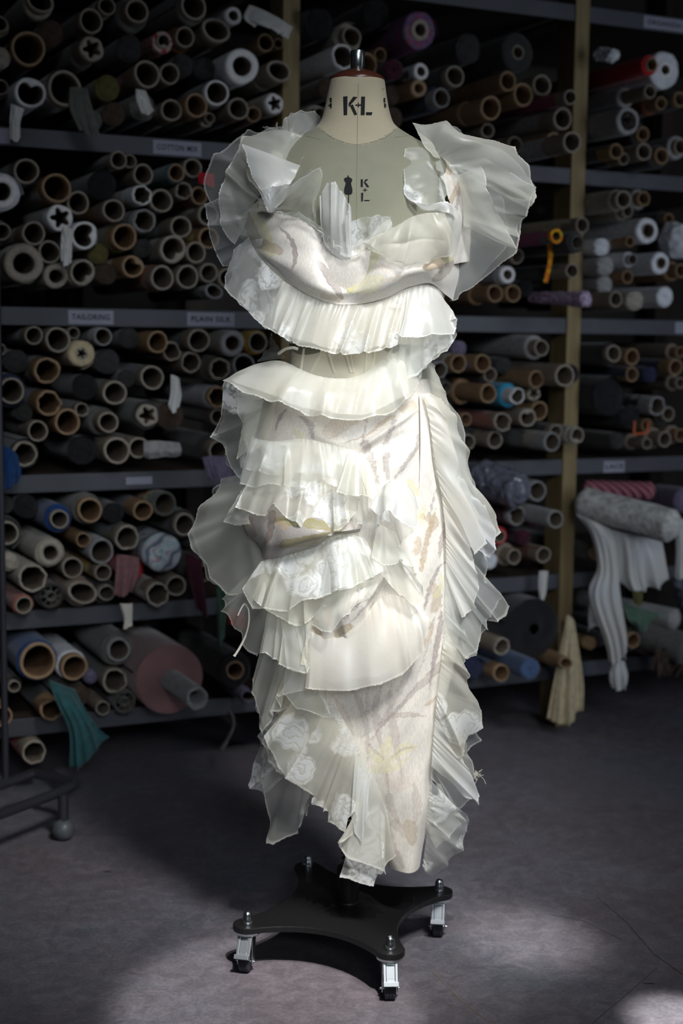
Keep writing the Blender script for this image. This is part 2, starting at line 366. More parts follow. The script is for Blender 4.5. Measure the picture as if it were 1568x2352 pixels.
# ------------------------------------------------------------------ fabric rolls
# x y radius(px) end tube cloth ratio protrusion bare
# end: o open, s star-crushed, y kidney-crushed, t torn, v flattened, w thick wall, c solid swirl, g spoked core, b solid block
ROLLS = """
0 55 18 o card cream 1.2 .05 .03
92 2 30 v card cream 1.2 .08 .02
209 48 28 o card grey 1.15 .08 .06
246 14 20 o card cream 1.2 .06 .04
315 25 27 o card grey 1.2 .10 .05
445 15 30 o card grey 1.3 .08 .02
535 37 20 w white dark 1.3 .06 .03
64 112 40 o holek brown 1.35 .06 .01
211 112 28 s card grey 1.2 .12 .08
376 95 17 y card redprint 1.5 .10 .01
425 85 23 o card rust 1.1 .06 .05
498 68 32 v card cream 1.05 .05 .06
611 98 20 o kraft cream 1.1 .05 .05
638 100 12 o kraft kraft 1.05 .04 .05
555 152 40 w white white 1.12 .16 .005
661 165 28 v card cream 1.06 .14 .10
340 170 31 o card redprint 1.12 .10 .05
390 168 24 o card brown 1.12 .08 .05
70 212 36 y white white 1.05 .14 .03
149 203 40 o card palegrey 1.08 .14 .03
2 200 18 o card cream 1.2 .06 .03
445 243 27 o kraft grey 1.2 .12 .05
498 213 29 o white grey 1.15 .10 .02
549 250 25 o card grey 1.1 .10 .05
666 241 22 s white cream 1.2 .05 .01
581 262 18 o rust rust 1.1 .05 .03
482 271 12 o card cream 1.1 .05 .03
400 252 25 o card palegrey 1.25 .06 .04
5 130 24 b card cream 1.1 .06 .01
427 150 25 b dark dark 1.2 .03 .01
120 75 24 b dark brown 1.2 .02 .01
250 200 24 b dark olive 1.1 .02 .01
300 110 24 b dark dark 1.2 .02 .01
265 260 26 b dark brown 1.1 .03 .01
215 275 22 b dark grey 1.1 .02 .01
330 245 24 b dark grey 1.1 .02 .01
470 155 26 b dark dark 1.1 .02 .01
61 393 29 o card grey 1.12 .07 .05
4 440 37 w white white 1.1 .13 .01
132 434 34 o kraft palegrey 1.08 .12 .05
177 466 26 o card grey 1.1 .05 .05
141 499 30 s white cream 1.1 .08 .01
78 536 27 o card brown 1.15 .06 .05
200 546 32 y white white 1.08 .13 .02
55 605 44 w card cream 1.06 .14 .005
114 579 26 o card brown 1.1 .05 .05
128 634 28 w card cream 1.1 .09 .02
190 626 30 y card cream 1.1 .10 .02
275 350 20 o card grey 1.25 .14 .005
306 344 16 o card grey 1.3 .04 .03
318 387 24 o card grey 1.1 .06 .05
405 397 20 o kraft teal 1.5 .14 .005
443 379 22 o card grey 1.12 .05 .04
330 448 23 t white cream 1.12 .10 .05
367 460 27 o card grey 1.1 .06 .05
429 442 20 t card dark 1.5 .07 .01
261 481 26 o card kraft 1.1 .09 .06
332 507 27 t palegrey dark 1.1 .08 .04
286 544 30 o kraft olive 1.1 .12 .05
414 524 25 o card dark 1.15 .08 .05
475 495 25 o card cream 1.12 .08 .05
477 530 25 o kraft yellow 1.1 .05 .04
386 569 32 y card grey 1.12 .13 .01
451 579 24 o card dark 1.1 .09 .05
300 613 26 y kraft beige 1.15 .14 .06
373 638 28 o card rust 1.1 .12 .06
431 636 27 o card grey 1.1 .10 .06
482 633 22 o card grey 1.12 .08 .03
490 662 20 v palegrey dark 1.3 .06 .01
5 532 20 o card grey 1.1 .06 .05
457 462 20 o kraft red 1.15 .05 .04
240 425 34 b dark black 1.15 .02 .01
225 582 24 b dark olive 1.1 .03 .01
345 570 22 b dark dark 1.2 .02 .01
250 620 24 b dark brown 1.1 .04 .01
524 640 24 o card cream 1.1 .06 .04
137 735 29 o card grey 1.15 .10 .05
78 768 21 o card grey 2.3 .08 .01
165 758 14 o card dark 1.2 .05 .03
237 756 21 o palegrey dark 1.5 .09 .02
0 803 14 o card dark 1.3 .05 .04
188 812 15 s beige beige 3.0 .10 .001
108 851 30 t kraft dark 1.1 .12 .07
367 788 25 o kraft dark 1.3 .14 .10
395 806 22 t card dark 1.25 .05 .02
453 741 27 o card black 1.4 .10 .01
437 818 24 t card dark 1.1 .08 .05
533 788 30 w palegrey cream 1.08 .13 .01
592 786 24 o card yellow 1.35 .12 .01
504 847 25 t card grey 1.1 .10 .05
560 839 27 o palegrey palegrey 1.1 .10 .02
500 912 25 t kraft white 1.15 .11 .02
343 868 28 o card navy 1.85 .10 .005
27 898 30 o card navy 1.2 .10 .03
263 902 28 o card black 1.2 .10 .05
114 929 29 t kraft purple 1.35 .13 .05
153 967 30 o kraft dark 1.1 .13 .08
86 988 24 o card brown 1.1 .10 .06
249 970 24 o card grey 1.12 .11 .06
339 954 26 s card dark 1.3 .10 .01
267 1035 31 o card palegrey 1.05 .14 .06
314 1029 24 o card brown 1.1 .09 .05
57 1043 29 t beige dark 1.2 .10 .01
188 941 16 t card dark 1.4 .04 .02
502 1035 24 o card dark 1.15 .08 .05
500 958 18 o card grey 1.1 .05 .03
300 740 24 b dark dark 1.2 .03 .01
200 890 30 b dark black 1.1 .02 .01
200 1035 34 b dark black 1.2 .04 .01
300 870 20 b dark dark 1.1 .02 .01
395 955 26 b dark brown 1.1 .02 .01
40 830 24 b dark dark 1.2 .02 .01
60 950 20 b dark dark 1.1 .02 .01
250 830 22 b dark dark 1.1 .02 .01
137 1193 22 o card blue 1.45 .12 .02
207 1172 29 o kraft grey 1.15 .14 .03
331 1172 23 o kraft navy 1.35 .13 .04
376 1148 28 o grey floral 1.4 .14 .005
424 1205 26 o card dark 1.2 .09 .02
17 1225 27 o card dark 1.2 .10 .03
116 1270 30 w cream cream 1.42 .14 .005
194 1242 17 o kraft kraft 1.05 .11 .08
231 1265 29 o palegrey dark 1.1 .14 .06
292 1235 29 t card black 1.25 .12 .04
371 1272 47 c swirl swirl 1.0 .13 .0
75 1328 33 t cream cream 1.08 .15 .03
167 1305 25 o card rust 1.1 .09 .06
237 1315 20 o card yellow 1.6 .12 .01
118 1370 29 g dark dark 1.12 .11 .01
190 1361 32 v peach peach 1.06 .14 .02
363 1368 28 t card cream 1.2 .16 .02
404 1346 24 o card rust 1.1 .09 .05
55 1395 20 o card terra 1.85 .15 .005
245 1362 19 o card dark 1.1 .06 .03
470 1317 20 o kraft dark 1.1 .07 .04
24 1292 20 b cream cream 1.2 .09 .01
60 1165 28 b dark black 1.15 .03 .01
265 1180 24 b dark black 1.2 .03 .01
15 1160 22 b dark dark 1.1 .03 .01
470 1240 26 b dark dark 1.1 .03 .01
310 1310 24 b red red 1.1 .04 .01
88 1519 43 o kraft blue 1.18 .16 .01
171 1533 31 o kraft white 1.22 .15 .03
273 1493 27 o palegrey grey 1.05 .17 .02
249 1568 29 t card grey 1.12 .12 .03
122 1658 26 t kraft dark 1.4 .13 .03
78 1695 28 t card red 1.12 .09 .02
292 1647 26 g grey dark 1.3 .12 .005
237 1662 17 o card rust 1.15 .12 .05
5 1648 24 o kraft black 1.1 .14 .04
540 1540 22 o kraft black 2.6 .12 .005
33 1577 14 o card dark 1.5 .08 .02
570 1617 17 v lilac lilac 2.1 .20 .005
185 1600 24 b dark brown 1.2 .04 .01
140 1590 20 b dark dark 1.2 .04 .01
230 1560 16 b dark lilac 1.2 .04 .01
808 85 24 o card cream 1.1 .06 .03
788 130 29 t white white 1.1 .13 .03
843 148 26 o kraft dark 1.15 .06 .03
876 133 16 o kraft dark 1.1 .04 .03
965 68 24 w cream multi 1.85 .13 .005
906 158 24 c redprint wine 1.15 .10 .0
967 164 19 w white dark 1.15 .09 .03
1045 175 24 o card dark 1.2 .12 .03
957 203 20 w kraft kraft 1.1 .10 .06
1014 225 22 o palegrey navy 1.2 .11 .05
1190 120 16 o card dark 2.8 .11 .003
1168 188 22 o kraft kraft 1.05 .12 .10
1200 216 26 o kraft kraft 1.05 .12 .10
1249 210 24 o card palegrey 1.12 .12 .03
1312 245 17 o card magenta 1.7 .26 .005
1127 248 27 o kraft kraft 1.05 .16 .12
1278 280 25 o card palegrey 1.12 .17 .03
1254 328 24 o kraft kraft 1.06 .12 .08
1333 325 24 o card palegrey 1.1 .33 .06
1190 335 19 o card cream 1.1 .08 .05
1120 300 17 o card teal 1.5 .08 .01
735 262 17 o card cream 1.1 .06 .03
717 50 34 b dark black 1.1 .05 .01
870 30 26 b dark black 1.2 .04 .01
905 210 24 b dark brown 1.2 .04 .01
905 270 26 b dark brown 1.2 .04 .01
1080 110 26 b dark dark 1.2 .03 .01
760 200 24 b dark brown 1.2 .03 .01
1080 330 26 b dark black 1.2 .05 .01
1187 586 18 o card dark 1.2 .12 .03
1166 631 20 w white palegrey 1.1 .14 .03
1137 674 20 o kraft kraft 1.05 .12 .10
1179 674 20 o kraft card 1.05 .12 .10
1326 557 17 o grey dark 1.3 .34 .01
1311 629 17 o card dark 1.15 .28 .04
1215 655 20 b dark black 1.2 .05 .01
1276 545 16 o grey stripe 1.9 .36 .004
1493 210 16 o card palegrey 1.15 .20 .12
1497 148 16 o kraft red 1.5 .20 .01
1421 275 22 s black palegrey 1.5 .18 .004
1478 349 20 o card palegrey 1.15 .17 .03
1393 346 18 o kraft dark 1.15 .14 .02
1433 364 14 o card dark 1.2 .12 .02
1520 358 19 o kraft dark 1.15 .14 .02
1519 237 15 o kraft rust 1.1 .12 .06
1477 308 17 o kraft dark 1.2 .12 .02
1562 228 17 o kraft dark 1.2 .14 .02
1563 337 18 o card palegrey 1.2 .14 .02
1528 160 20 w white white 2.2 .14 .004
1428 458 21 o card cream 1.2 .18 .03
1479 456 17 o kraft palegrey 1.2 .14 .03
1442 485 15 o card cream 1.2 .12 .03
1363 520 18 o card beige 1.1 .12 .03
1489 530 18 o card white 1.75 .18 .004
1434 563 12 o kraft white 1.7 .17 .03
1453 596 13 o palegrey white 1.8 .17 .02
1519 604 14 o card white 1.9 .19 .004
1409 661 18 o card kraft 1.1 .17 .06
1440 637 15 o kraft kraft 1.1 .13 .04
1524 683 24 c white white 1.1 .18 .0
1565 622 16 o kraft kraft 1.1 .12 .05
1537 503 13 o kraft dark 1.2 .08 .03
1349 560 22 b white white 1.1 .10 .01
1375 610 22 b white palegrey 1.1 .11 .01
1390 575 20 b white white 1.1 .09 .01
1360 660 20 b palegrey palegrey 1.1 .08 .01
1470 690 22 b cream cream 1.1 .12 .01
1244 799 19 o card palegrey 1.2 .14 .04
1010 850 20 o palegrey dark 1.12 .12 .03
1053 835 21 o kraft cream 1.12 .12 .04
1109 835 21 o kraft lilac 1.15 .13 .03
1126 861 17 o card dark 1.2 .08 .02
1237 861 20 o kraft kraft 1.04 .17 .15
1278 867 26 o card card 1.04 .24 .14
1122 904 22 o kraft kraft 1.04 .16 .15
1188 910 19 t white sky 1.35 .15 .05
1227 900 17 s card dark 1.1 .11 .03
1239 944 22 o kraft dark 1.1 .10 .05
1154 972 22 t card terra 1.18 .15 .008
1212 959 22 y card card 1.04 .13 .07
1066 959 15 o kraft brown 1.2 .10 .03
1267 1015 22 o palegrey cream 1.05 .17 .05
1276 992 17 o card dark 1.1 .10 .03
1076 1015 18 o card dark 1.2 .10 .04
1137 1008 20 o card dark 1.2 .10 .04
1025 891 14 o grey dark 1.3 .08 .02
1060 800 18 b dark lilac 1.2 .04 .01
1175 850 20 b dark dark 1.2 .04 .01
1030 940 22 b dark black 1.2 .04 .01
1190 1005 20 b dark dark 1.2 .05 .01
1407 812 20 o card black 1.3 .15 .02
1452 820 19 o kraft kraft 1.05 .14 .06
1552 844 19 o kraft navy 1.9 .16 .01
1449 865 17 o kraft navy 1.5 .15 .003
1497 936 22 t palegrey black 1.15 .18 .06
1535 951 17 o card dark 1.1 .12 .03
1357 1000 19 y cream cream 1.25 .14 .02
1424 1013 13 b grey dark 1.5 .13 .02
1486 1019 13 o card card 1.05 .14 .08
1527 1009 18 o card card 1.05 .14 .06
1486 977 15 o kraft kraft 1.1 .10 .05
1563 880 13 o card card 1.1 .12 .04
1563 809 13 o kraft card 1.1 .12 .04
1563 1000 15 o kraft card 1.1 .12 .04
1385 930 44 b dark black 1.0 .10 .0
1430 935 26 b dark black 1.1 .12 .0
1350 860 22 b dark black 1.1 .10 .01
1500 860 18 b dark navy 1.1 .10 .01
1235 1111 24 o palegrey wine 1.3 .14 .01
1188 1185 23 t palegrey wine 1.12 .13 .03
1284 1197 21 o palegrey palegrey 1.06 .26 .12
1148 1232 15 o card red 1.5 .12 .005
1181 1279 18 o card card 1.06 .14 .05
1247 1272 19 o card rust 1.35 .12 .005
1127 1289 15 c white white 1.1 .11 .0
1358 1274 17 o kraft dark 1.2 .12 .03
1225 1190 20 b dark wine 1.2 .05 .01
1210 1240 18 b dark wine 1.2 .05 .01
1153 1485 21 t card card 1.04 .20 .15
1239 1515 25 c palegrey denim 1.04 .24 .0
1141 1554 21 o kraft denim 1.6 .16 .01
1282 1495 17 v kraft kraft 1.04 .17 .06
1454 1471 19 o kraft dark 1.1 .14 .02
1343 1481 16 b kraft kraft 1.1 .10 .02
1380 1470 18 b dark dark 1.1 .08 .01
1500 1480 24 b dark brown 1.1 .10 .01
1100 1540 26 b dark navy 1.1 .10 .01
"""
WORD = dict(card='cardboard', kraft='brown cardboard', white='white', cream='cream', grey='grey', palegrey='pale grey', holek='brown',
    dark='charcoal', black='black', navy='navy', teal='teal', red='red', terra='terracotta', purple='purple', blue='blue',
    yellow='mustard yellow', pink='pink', magenta='magenta', denim='denim blue', brown='brown', peach='peach', wine='dark wine',
    lilac='lilac', sage='sage', olive='olive', beige='beige', rust='rust brown', sky='bright blue', floral='floral print', multi='multicolour woven',
    swirl='pastel print', stripe='pink and navy woven', redprint='red print', rimcol='')
ENDW = dict(o='open round tube end', s='crushed star-shaped end', y='dented tube end', t='ragged tube end', v='flattened oval tube end',
    w='thick-walled tube end', c='coiled cloth end', g='spoked tube end', b='plain closed end')
ENDW['b'] = 'plain folded end'

def ring_shape(kind, n, rs):
    """radius multipliers (outer, inner) round the tube end"""
    a = np.linspace(0, 2 * np.pi, n, endpoint=False); ph = rs.uniform(0, 6.28)
    wob = 1 + .025 * np.sin(2 * a + ph) + .015 * np.sin(3 * a + ph * 2)
    ou = wob.copy(); wall = .17
    if kind == 's':
        inn = .62 + .20 * np.cos(5 * a + ph); ou *= 1 + .03 * np.cos(5 * a + ph); return a, ou, inn
    if kind == 'y':
        dent = np.exp(-((np.angle(np.exp(1j * (a - ph))) / .55) ** 2))
        return a, ou * (1 - .10 * dent), (1 - .20) * (1 - .62 * dent) * wob
    if kind == 'v':
        sq = 1 / np.sqrt((np.cos(a - .3) / 1.12) ** 2 + (np.sin(a - .3) / .80) ** 2)
        return a, ou * sq, ou * sq * .80
    if kind == 'w': return a, ou, np.full(n, .56) * wob
    if kind == 't':
        j = 1 + .05 * np.sin(7 * a + ph) * rs.uniform(.5, 1) + rs.normal(0, .02, n)
        return a, ou * (1 + .4 * (j - 1)), .82 * j
    return a, ou, wob * (1 - wall)

class Roll: pass
rolls = []
for ln in ROLLS.strip().splitlines():
    f = ln.split(); R = Roll(); R.x, R.y, R.r = float(f[0]), float(f[1]), float(f[2]); R.k, R.tube, R.cloth = f[3], f[4], f[5]
    R.ratio, R.p, R.bare = float(f[6]), float(f[7]), float(f[8])
    R.p = R.p * (.42 if R.x < 700 else .85) ; R.P = atw(R.x, R.y, R.p); dist = float((R.P - CA) @ ray(W / 2, H / 2))
    R.rm = R.r / F * dist; R.u, R.z = wuz(R.P); rolls.append(R)
def bolt_spec(x, y, rpx, p):
    P = atw(x, y, p); R_ = rpx / F * float((P - CA) @ ray(W/2, H/2)); u, z = wuz(P); return u, max(z, LEVELS[0] + .003 + R_), R_
BOLTS = [bolt_spec(390, 1562, 80, .10), bolt_spec(1222, 1444, 70, .06)]
# settle: no two bodies may share space (all lie square to the rack)
for R in rolls: R.rt = R.rm; R.rb = R.rm * R.ratio
for it in range(60):
    for i, A in enumerate(rolls):
        for B in rolls[i+1:]:
            if abs(A.u - B.u) > .35 or abs(A.z - B.z) > .35: continue
            d = math.hypot(A.u - B.u, A.z - B.z) + 1e-6
            ov = A.rb + B.rb - d + .001
            if ov > 0:
                sa = max(0, A.rb - A.rt * 1.02); sb = max(0, B.rb - B.rt * 1.02)
                if sa + sb > ov:
                    A.rb -= ov * sa / (sa + sb); B.rb -= ov * sb / (sa + sb)
                else:
                    A.rb -= sa; B.rb -= sb; ov -= sa + sb
                    # push apart a little, then shrink the remainder
                    du, dz = (A.u - B.u) / d, (A.z - B.z) / d; mv = min(ov, .008) * .4
                    A.u += du * mv; A.z += dz * mv; B.u -= du * mv; B.z -= dz * mv; ov -= mv * 2
                    if it > 25:
                        s_ = 1 - ov / (A.rt + B.rt) * .5
                        A.rt *= s_; B.rt *= s_
                    A.rb = max(A.rt * 1.02, min(A.rb, A.rb)); B.rb = max(B.rt * 1.02, B.rb)
    for A in rolls:                                      # keep clear of the two thick bolts
        for bu, bz, br in BOLTS:
            d = math.hypot(A.u - bu, A.z - bz) + 1e-6
            if d < A.rb + br + .002:
                mv = A.rb + br + .002 - d; A.u += (A.u - bu) / d * mv; A.z += (A.z - bz) / d * mv
    for A in rolls:                                      # stay out of the shelves and posts
        for li, z in enumerate(LEVELS):
            lo, hi = z - .048, z + .002
            if A.z >= (lo + hi) / 2 - .004 and A.z - A.rb < hi:
                need = hi - (A.z - A.rb); A.rb = max(A.rt * 1.02, A.rb - need * .5); A.z = max(A.z, hi + A.rb) if it > 3 else A.z + max(0, hi + A.rb - A.z) * .5
            elif A.z < (lo + hi) / 2 - .004 and A.z + A.rb > lo:
                need = A.z + A.rb - lo; A.rb = max(A.rt * 1.02, A.rb - need * .5); A.z = min(A.z, lo - A.rb) if it > 3 else A.z
        for u0, _ in posts:
            c0 = u0 + PW / 2
            if abs(A.u - c0) < PW / 2 + A.rb:
                A.u = c0 + (PW / 2 + A.rb + .001) * (1 if A.u > c0 else -1)
for A in rolls:
    for B in rolls:
        if A is B: continue
        d = math.hypot(A.u - B.u, A.z - B.z)
        if d < A.rb + B.rb: 
            s_ = max(.5, d / (A.rb + B.rb) * .999); A.rb *= s_; A.rt = min(A.rt, A.rb / 1.02); B.rb *= s_; B.rt = min(B.rt, B.rb / 1.02)

# plump the bodies up until they rest against a neighbour
order = sorted(rolls, key=lambda r: r.z)
for _ in range(3):
    for A in order:
        lim = A.rt * (1.55 if A.k not in 'cb' else 1.35)
        for B in rolls:
            if B is not A: lim = min(lim, math.hypot(A.u - B.u, A.z - B.z) - B.rb - .0008)
        for bu, bz, br in BOLTS: lim = min(lim, math.hypot(A.u - bu, A.z - bz) - br - .001)
        for z in LEVELS: lim = min(lim, (A.z - z - .002) if A.z > z - .02 else (z - .048 - A.z))
        for u0, _ in posts: lim = min(lim, abs(A.u - u0 - PW / 2) - PW / 2 - .001)
        if lim > A.rb: A.rb = A.rb + (lim - A.rb) * .8

def rot_to(dvec):
    z = Vector(dvec).normalized(); x = Vector((0, 0, 1)).cross(z).normalized(); y = z.cross(x)
    return Matrix(((x.x, y.x, z.x), (x.y, y.y, z.y), (x.z, y.z, z.z)))
ORD = ['', 'first', 'second', 'third', 'fourth', 'fifth', 'sixth', 'seventh', 'eighth', 'ninth', 'tenth', 'eleventh', 'twelfth', 'thirteenth', 'fourteenth', 'fifteenth', 'sixteenth', 'seventeenth', 'eighteenth', 'nineteenth', 'twentieth']
SHN = ['lowest', 'second', 'third', 'fourth', 'fifth', 'topmost']
BAYN = ['left bay', 'centre bay', 'right bay']
for R in rolls:
    R.bay = 0 if R.u < U1 else (1 if R.u < U2 else 2)
    lv = 0
    for i, z in enumerate(LEVELS):
        if R.z > z - .02: lv = i
    R.lv = lv
    top = LEVELS[lv + 1] if lv < 5 else LEVELS[5] + .45
    fr = (R.z - LEVELS[lv]) / (top - LEVELS[lv]); R.row = 0 if fr < .28 else (1 if fr < .56 else 2)
ROWN = ['bottom row', 'middle row', 'upper row']
from collections import defaultdict
grp = defaultdict(list)
for R in rolls: grp[(R.bay, R.lv, R.row, R.cloth)].append(R)
for k, g in grp.items():
    g.sort(key=lambda r: r.x)
    for i, R in enumerate(g): R.ord = i + 1; R.cnt = len(g)

def build_roll(R, seed):
    rs = np.random.default_rng(seed)
    n = 28
    yaw = math.radians(rs.normal(0, .5)); pit = math.radians(rs.normal(0, .35))
    d = Vector(-WN); d = (Matrix.Rotation(yaw, 3, 'Z') @ d); d.z += math.sin(pit) + .004; d.normalize()
    P = wpt(R.u, R.p, R.z); M3 = rot_to(d)
    if R.cnt == 1: posn = ROWN[R.row]
    elif R.ord == 1: posn = 'leftmost such, ' + ROWN[R.row]
    else: posn = ORD[R.ord] + ' such from left, ' + ROWN[R.row]
    short = dict(o='open tube', s='crushed star end', y='dented tube', t='ragged tube', v='oval tube', w='thick tube wall', c='coiled end', g='spoked tube', b='folded end')[R.k]
    mid = 'roll' if R.cloth in ('card', 'kraft') else 'cloth roll'
    lab = '%s %s, %s, %s, %s shelf, %s' % (WORD[R.cloth], mid, short, posn, SHN[R.lv], BAYN[R.bay])
    t = thing('fabric_roll', lab, 'fabric roll', 'fabric rolls lying on the shelves')
    t.matrix_world = Matrix.Translation(P) @ M3.to_4x4()
    L = .50 + R.p
    rt, rb = R.rt, R.rb
    if R.k in 'ocstyvwg':
        # tube: outer wall, rim, inner wall
        a, ou, inn = ring_shape(R.k if R.k != 'c' else 'o', n, rs)
        ca, sa = np.cos(a), np.sin(a)
        if R.k != 'c':
            ragz = (rs.normal(0, .0035, n) if R.k == 't' else rs.normal(0, .0007, n)); ragz = (ragz + np.roll(ragz, 1)) * .7
            tl = R.bare + .05
            rings = []
            for z, f in ((tl, 1.0), (.02, .6), (.0015, 0.0)):
                m_ = (ou - 1) * (1 - f) + 1; rr = rt * m_ * (1 if z > .005 else .99); rings.append((rr, np.full(n, z) + ragz * (z < .01)))
            rr = rt * (ou * .55 + inn * .45) ; rings.append((rr, ragz - .0008))
            rings.append((rt * inn, ragz + .001))
            rings.append((rt * (inn * .8 + .8 * .2), np.full(n, .05)))
            rings.append((rt * np.full(n, .8 if R.k != 'w' else .6), np.full(n, .12)))
            rings.append((rt * np.full(n, .8 if R.k != 'w' else .6), np.full(n, .35)))
            V = np.concatenate([np.stack([r_ * ca, r_ * sa, z_], -1) for r_, z_ in rings])
            Fq = grid_faces(n, len(rings), True)[:, ::-1].tolist(); mi = []
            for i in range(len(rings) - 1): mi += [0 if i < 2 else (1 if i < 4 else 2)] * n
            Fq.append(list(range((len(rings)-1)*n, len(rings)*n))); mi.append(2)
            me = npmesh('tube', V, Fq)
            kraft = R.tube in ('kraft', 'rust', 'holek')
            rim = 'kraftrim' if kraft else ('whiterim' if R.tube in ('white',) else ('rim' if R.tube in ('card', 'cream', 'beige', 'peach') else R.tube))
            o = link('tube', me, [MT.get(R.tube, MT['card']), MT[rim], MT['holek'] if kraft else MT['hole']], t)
            me.polygons.foreach_set('material_index', mi)
            if R.k == 'g':
                g = MB()
                for q in range(8):
                    an = q * math.pi / 4; c0 = Vector((math.cos(an), math.sin(an), 0))
                    g.tube([c0 * rt * .36 + Vector((0,0,.004)), c0 * rt * .84 + Vector((0,0,.004))], rt * .05, 6)
                g.lathe([(rt*.30, .0), (rt*.40, .0), (rt*.40, .03), (rt*.30, .03), (rt*.30, .0)], n=16, cap=False)
                g.build('core_spokes', MT['grey'], t)
    # cloth body with a layered, slightly uneven end
    b0 = R.bare if R.k not in 'cb' else 0.0
    ph = rs.uniform(0, 6.28); m = 36; a = np.linspace(0, 2 * np.pi, m, endpoint=False); ca, sa = np.cos(a), np.sin(a)
    lump = 1 + .02 * np.sin(2 * a + ph) + .012 * np.sin(5 * a + 2 * ph)
    step = 1 - .05 * ((a + ph) % 6.2832) / 6.2832
    prof = lump * step * rb / 1.03
    rin = rt * .97 if R.k not in 'cb' else 0.0006
    rings = []; K = 5 if R.k == 'c' else 3
    layers = 7 if R.k in 'cb' or rb > rt * 1.3 else 3
    for i in range(layers):
        f = i / (layers - 1); base = rin + (prof - rin) * f
        zz = np.full(m, b0) + .0016 * ((i % 2) * 2 - 1) * (0 < i < layers - 1) + rs.normal(0, .0007, m) + (.004 if i == layers - 1 else 0)
        if R.k == 'c': base = base * (1 + .10 * np.sin(3 * a + ph + f * 4) * f * (1 - f) * 4); zz = zz + .006 * np.sin(a * 2 + f * 9) * (1 - f)
        if R.k == 'b': zz = zz + .012 * f ** 2 + .004 * np.sin(3 * a + f * 5) * f
        rings.append((base, zz))
    rings.append((prof * 1.01, np.full(m, b0 + .012)))
    for zf in (.06, .2, .4, 1.0):
        rings.append((prof * (1 + rs.normal(0, .006)), np.full(m, b0 + (L - b0) * zf)))
    V = np.concatenate([np.stack([r_ * ca, r_ * sa, z_], -1) for r_, z_ in rings])
    Fq = grid_faces(m, len(rings), True).tolist(); Fq.append(list(range((len(rings)-1)*m, len(rings)*m)))
    Fq.append(list(range(m))[::-1]) if R.k in 'cb' else None
    me = npmesh('cloth', V, Fq)
    o = link('cloth', me, MT[R.cloth], t)
    if R.cloth == 'stripe':
        q = MB(); q.lathe([(rb*.62, -.003), (rb*.80, -.006), (rb*1.02, -.004), (rb*1.03, .008), (rb*1.0, .012)], None, 40, False); q.build('selvedge', MT['flame'], t, label='yellow and orange selvedge ring')
    # a curled loose edge on some rolls
    if rs.uniform() < .35 and rb > .03 and R.k != 'c':
        q = MB(); a0 = rs.uniform(0, 6.28); w_ = .9; rows = []
        for i in range(9):
            aa = a0 + w_ * i / 8; rr = rb * (1.0 + .10 * (i / 8) ** 2); rows.append([Vector((rr * math.cos(aa), rr * math.sin(aa), z_)) for z_ in (b0 - .004, b0 + .12, L * .8)])
        V = [v for r_ in rows for v in r_]; q.add(V, [(i*3+j, i*3+j+1, (i+1)*3+j+1, (i+1)*3+j) for i in range(8) for j in range(2)])
        q.build('loose_edge', MT[R.cloth], t)
    return t
for i, R in enumerate(rolls): R.obj = build_roll(R, 100 + i)


# ------------------------------------------------------------------ dress form (tailor's dummy on a wheeled stand)
def fabric_linen(name, a, bcol):
    m, nt, N, L, b = newmat(name)
    tc = N.new('ShaderNodeTexCoord')
    def wv(direction, s):
        w = N.new('ShaderNodeTexWave'); w.bands_direction = direction; w.inputs['Scale'].default_value = s
        w.inputs['Distortion'].default_value = 2.5; w.inputs['Detail'].default_value = 3; w.inputs['Detail Scale'].default_value = 3
        L.new(tc.outputs['Object'], w.inputs['Vector']); return w
    w1 = wv('X', 330); w2 = wv('Z', 330)
    mx = N.new('ShaderNodeMath'); mx.operation = 'ADD'; L.new(w1.outputs['Fac'], mx.inputs[0]); L.new(w2.outputs['Fac'], mx.inputs[1])
    n = N.new('ShaderNodeTexNoise'); n.inputs['Scale'].default_value = 9; n.inputs['Detail'].default_value = 6; L.new(tc.outputs['Object'], n.inputs['Vector'])
    ad = N.new('ShaderNodeMath'); ad.operation = 'MULTIPLY_ADD'; L.new(mx.outputs[0], ad.inputs[0]); ad.inputs[1].default_value = .16; L.new(n.outputs['Fac'], ad.inputs[2])
    r = ramp(N, [(.35, a), (.85, bcol)]); L.new(ad.outputs[0], r.inputs['Fac']); L.new(r.outputs[0], b.inputs['Base Color'])
    bp = N.new('ShaderNodeBump'); bp.inputs['Strength'].default_value = .12; bp.inputs['Distance'].default_value = .0006
    L.new(mx.outputs[0], bp.inputs['Height']); L.new(bp.outputs[0], b.inputs['Normal'])
    b.inputs['Roughness'].default_value = .85; b.inputs['Specular IOR Level'].default_value = .15; b.inputs['Sheen Weight'].default_value = .15
    return m
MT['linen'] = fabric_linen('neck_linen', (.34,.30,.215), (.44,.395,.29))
MT['linen_body'] = fabric_linen('torso_linen', (.20,.20,.148), (.29,.285,.215))  # greyer green than the neck, with the chest's shading also put into the colour
MT['mahogany'] = simple('mahogany_cap', (.075,.022,.012), .28)
MT['seamline'] = simple('seam_thread', (.20,.17,.12), .9)
MT['dullzinc'] = simple('dull_zinc_plate', (.34,.37,.40), .42, .9)
MT['stencil'] = simple('black_stencil_ink', (.018,.018,.02), .85, 0, .1)
base_c = atz(795, 2073, .092); BX, BY = float(base_c[0]), float(base_c[1])
form = thing('dress_form', 'linen dress form stencilled K+L, on a black wheeled stand under the ruffled gown', 'dress form', loc=(BX, BY, 0))
def fpart(o):
    o.parent = form; o.matrix_parent_inverse = Matrix.Translation((-BX, -BY, 0)); return o
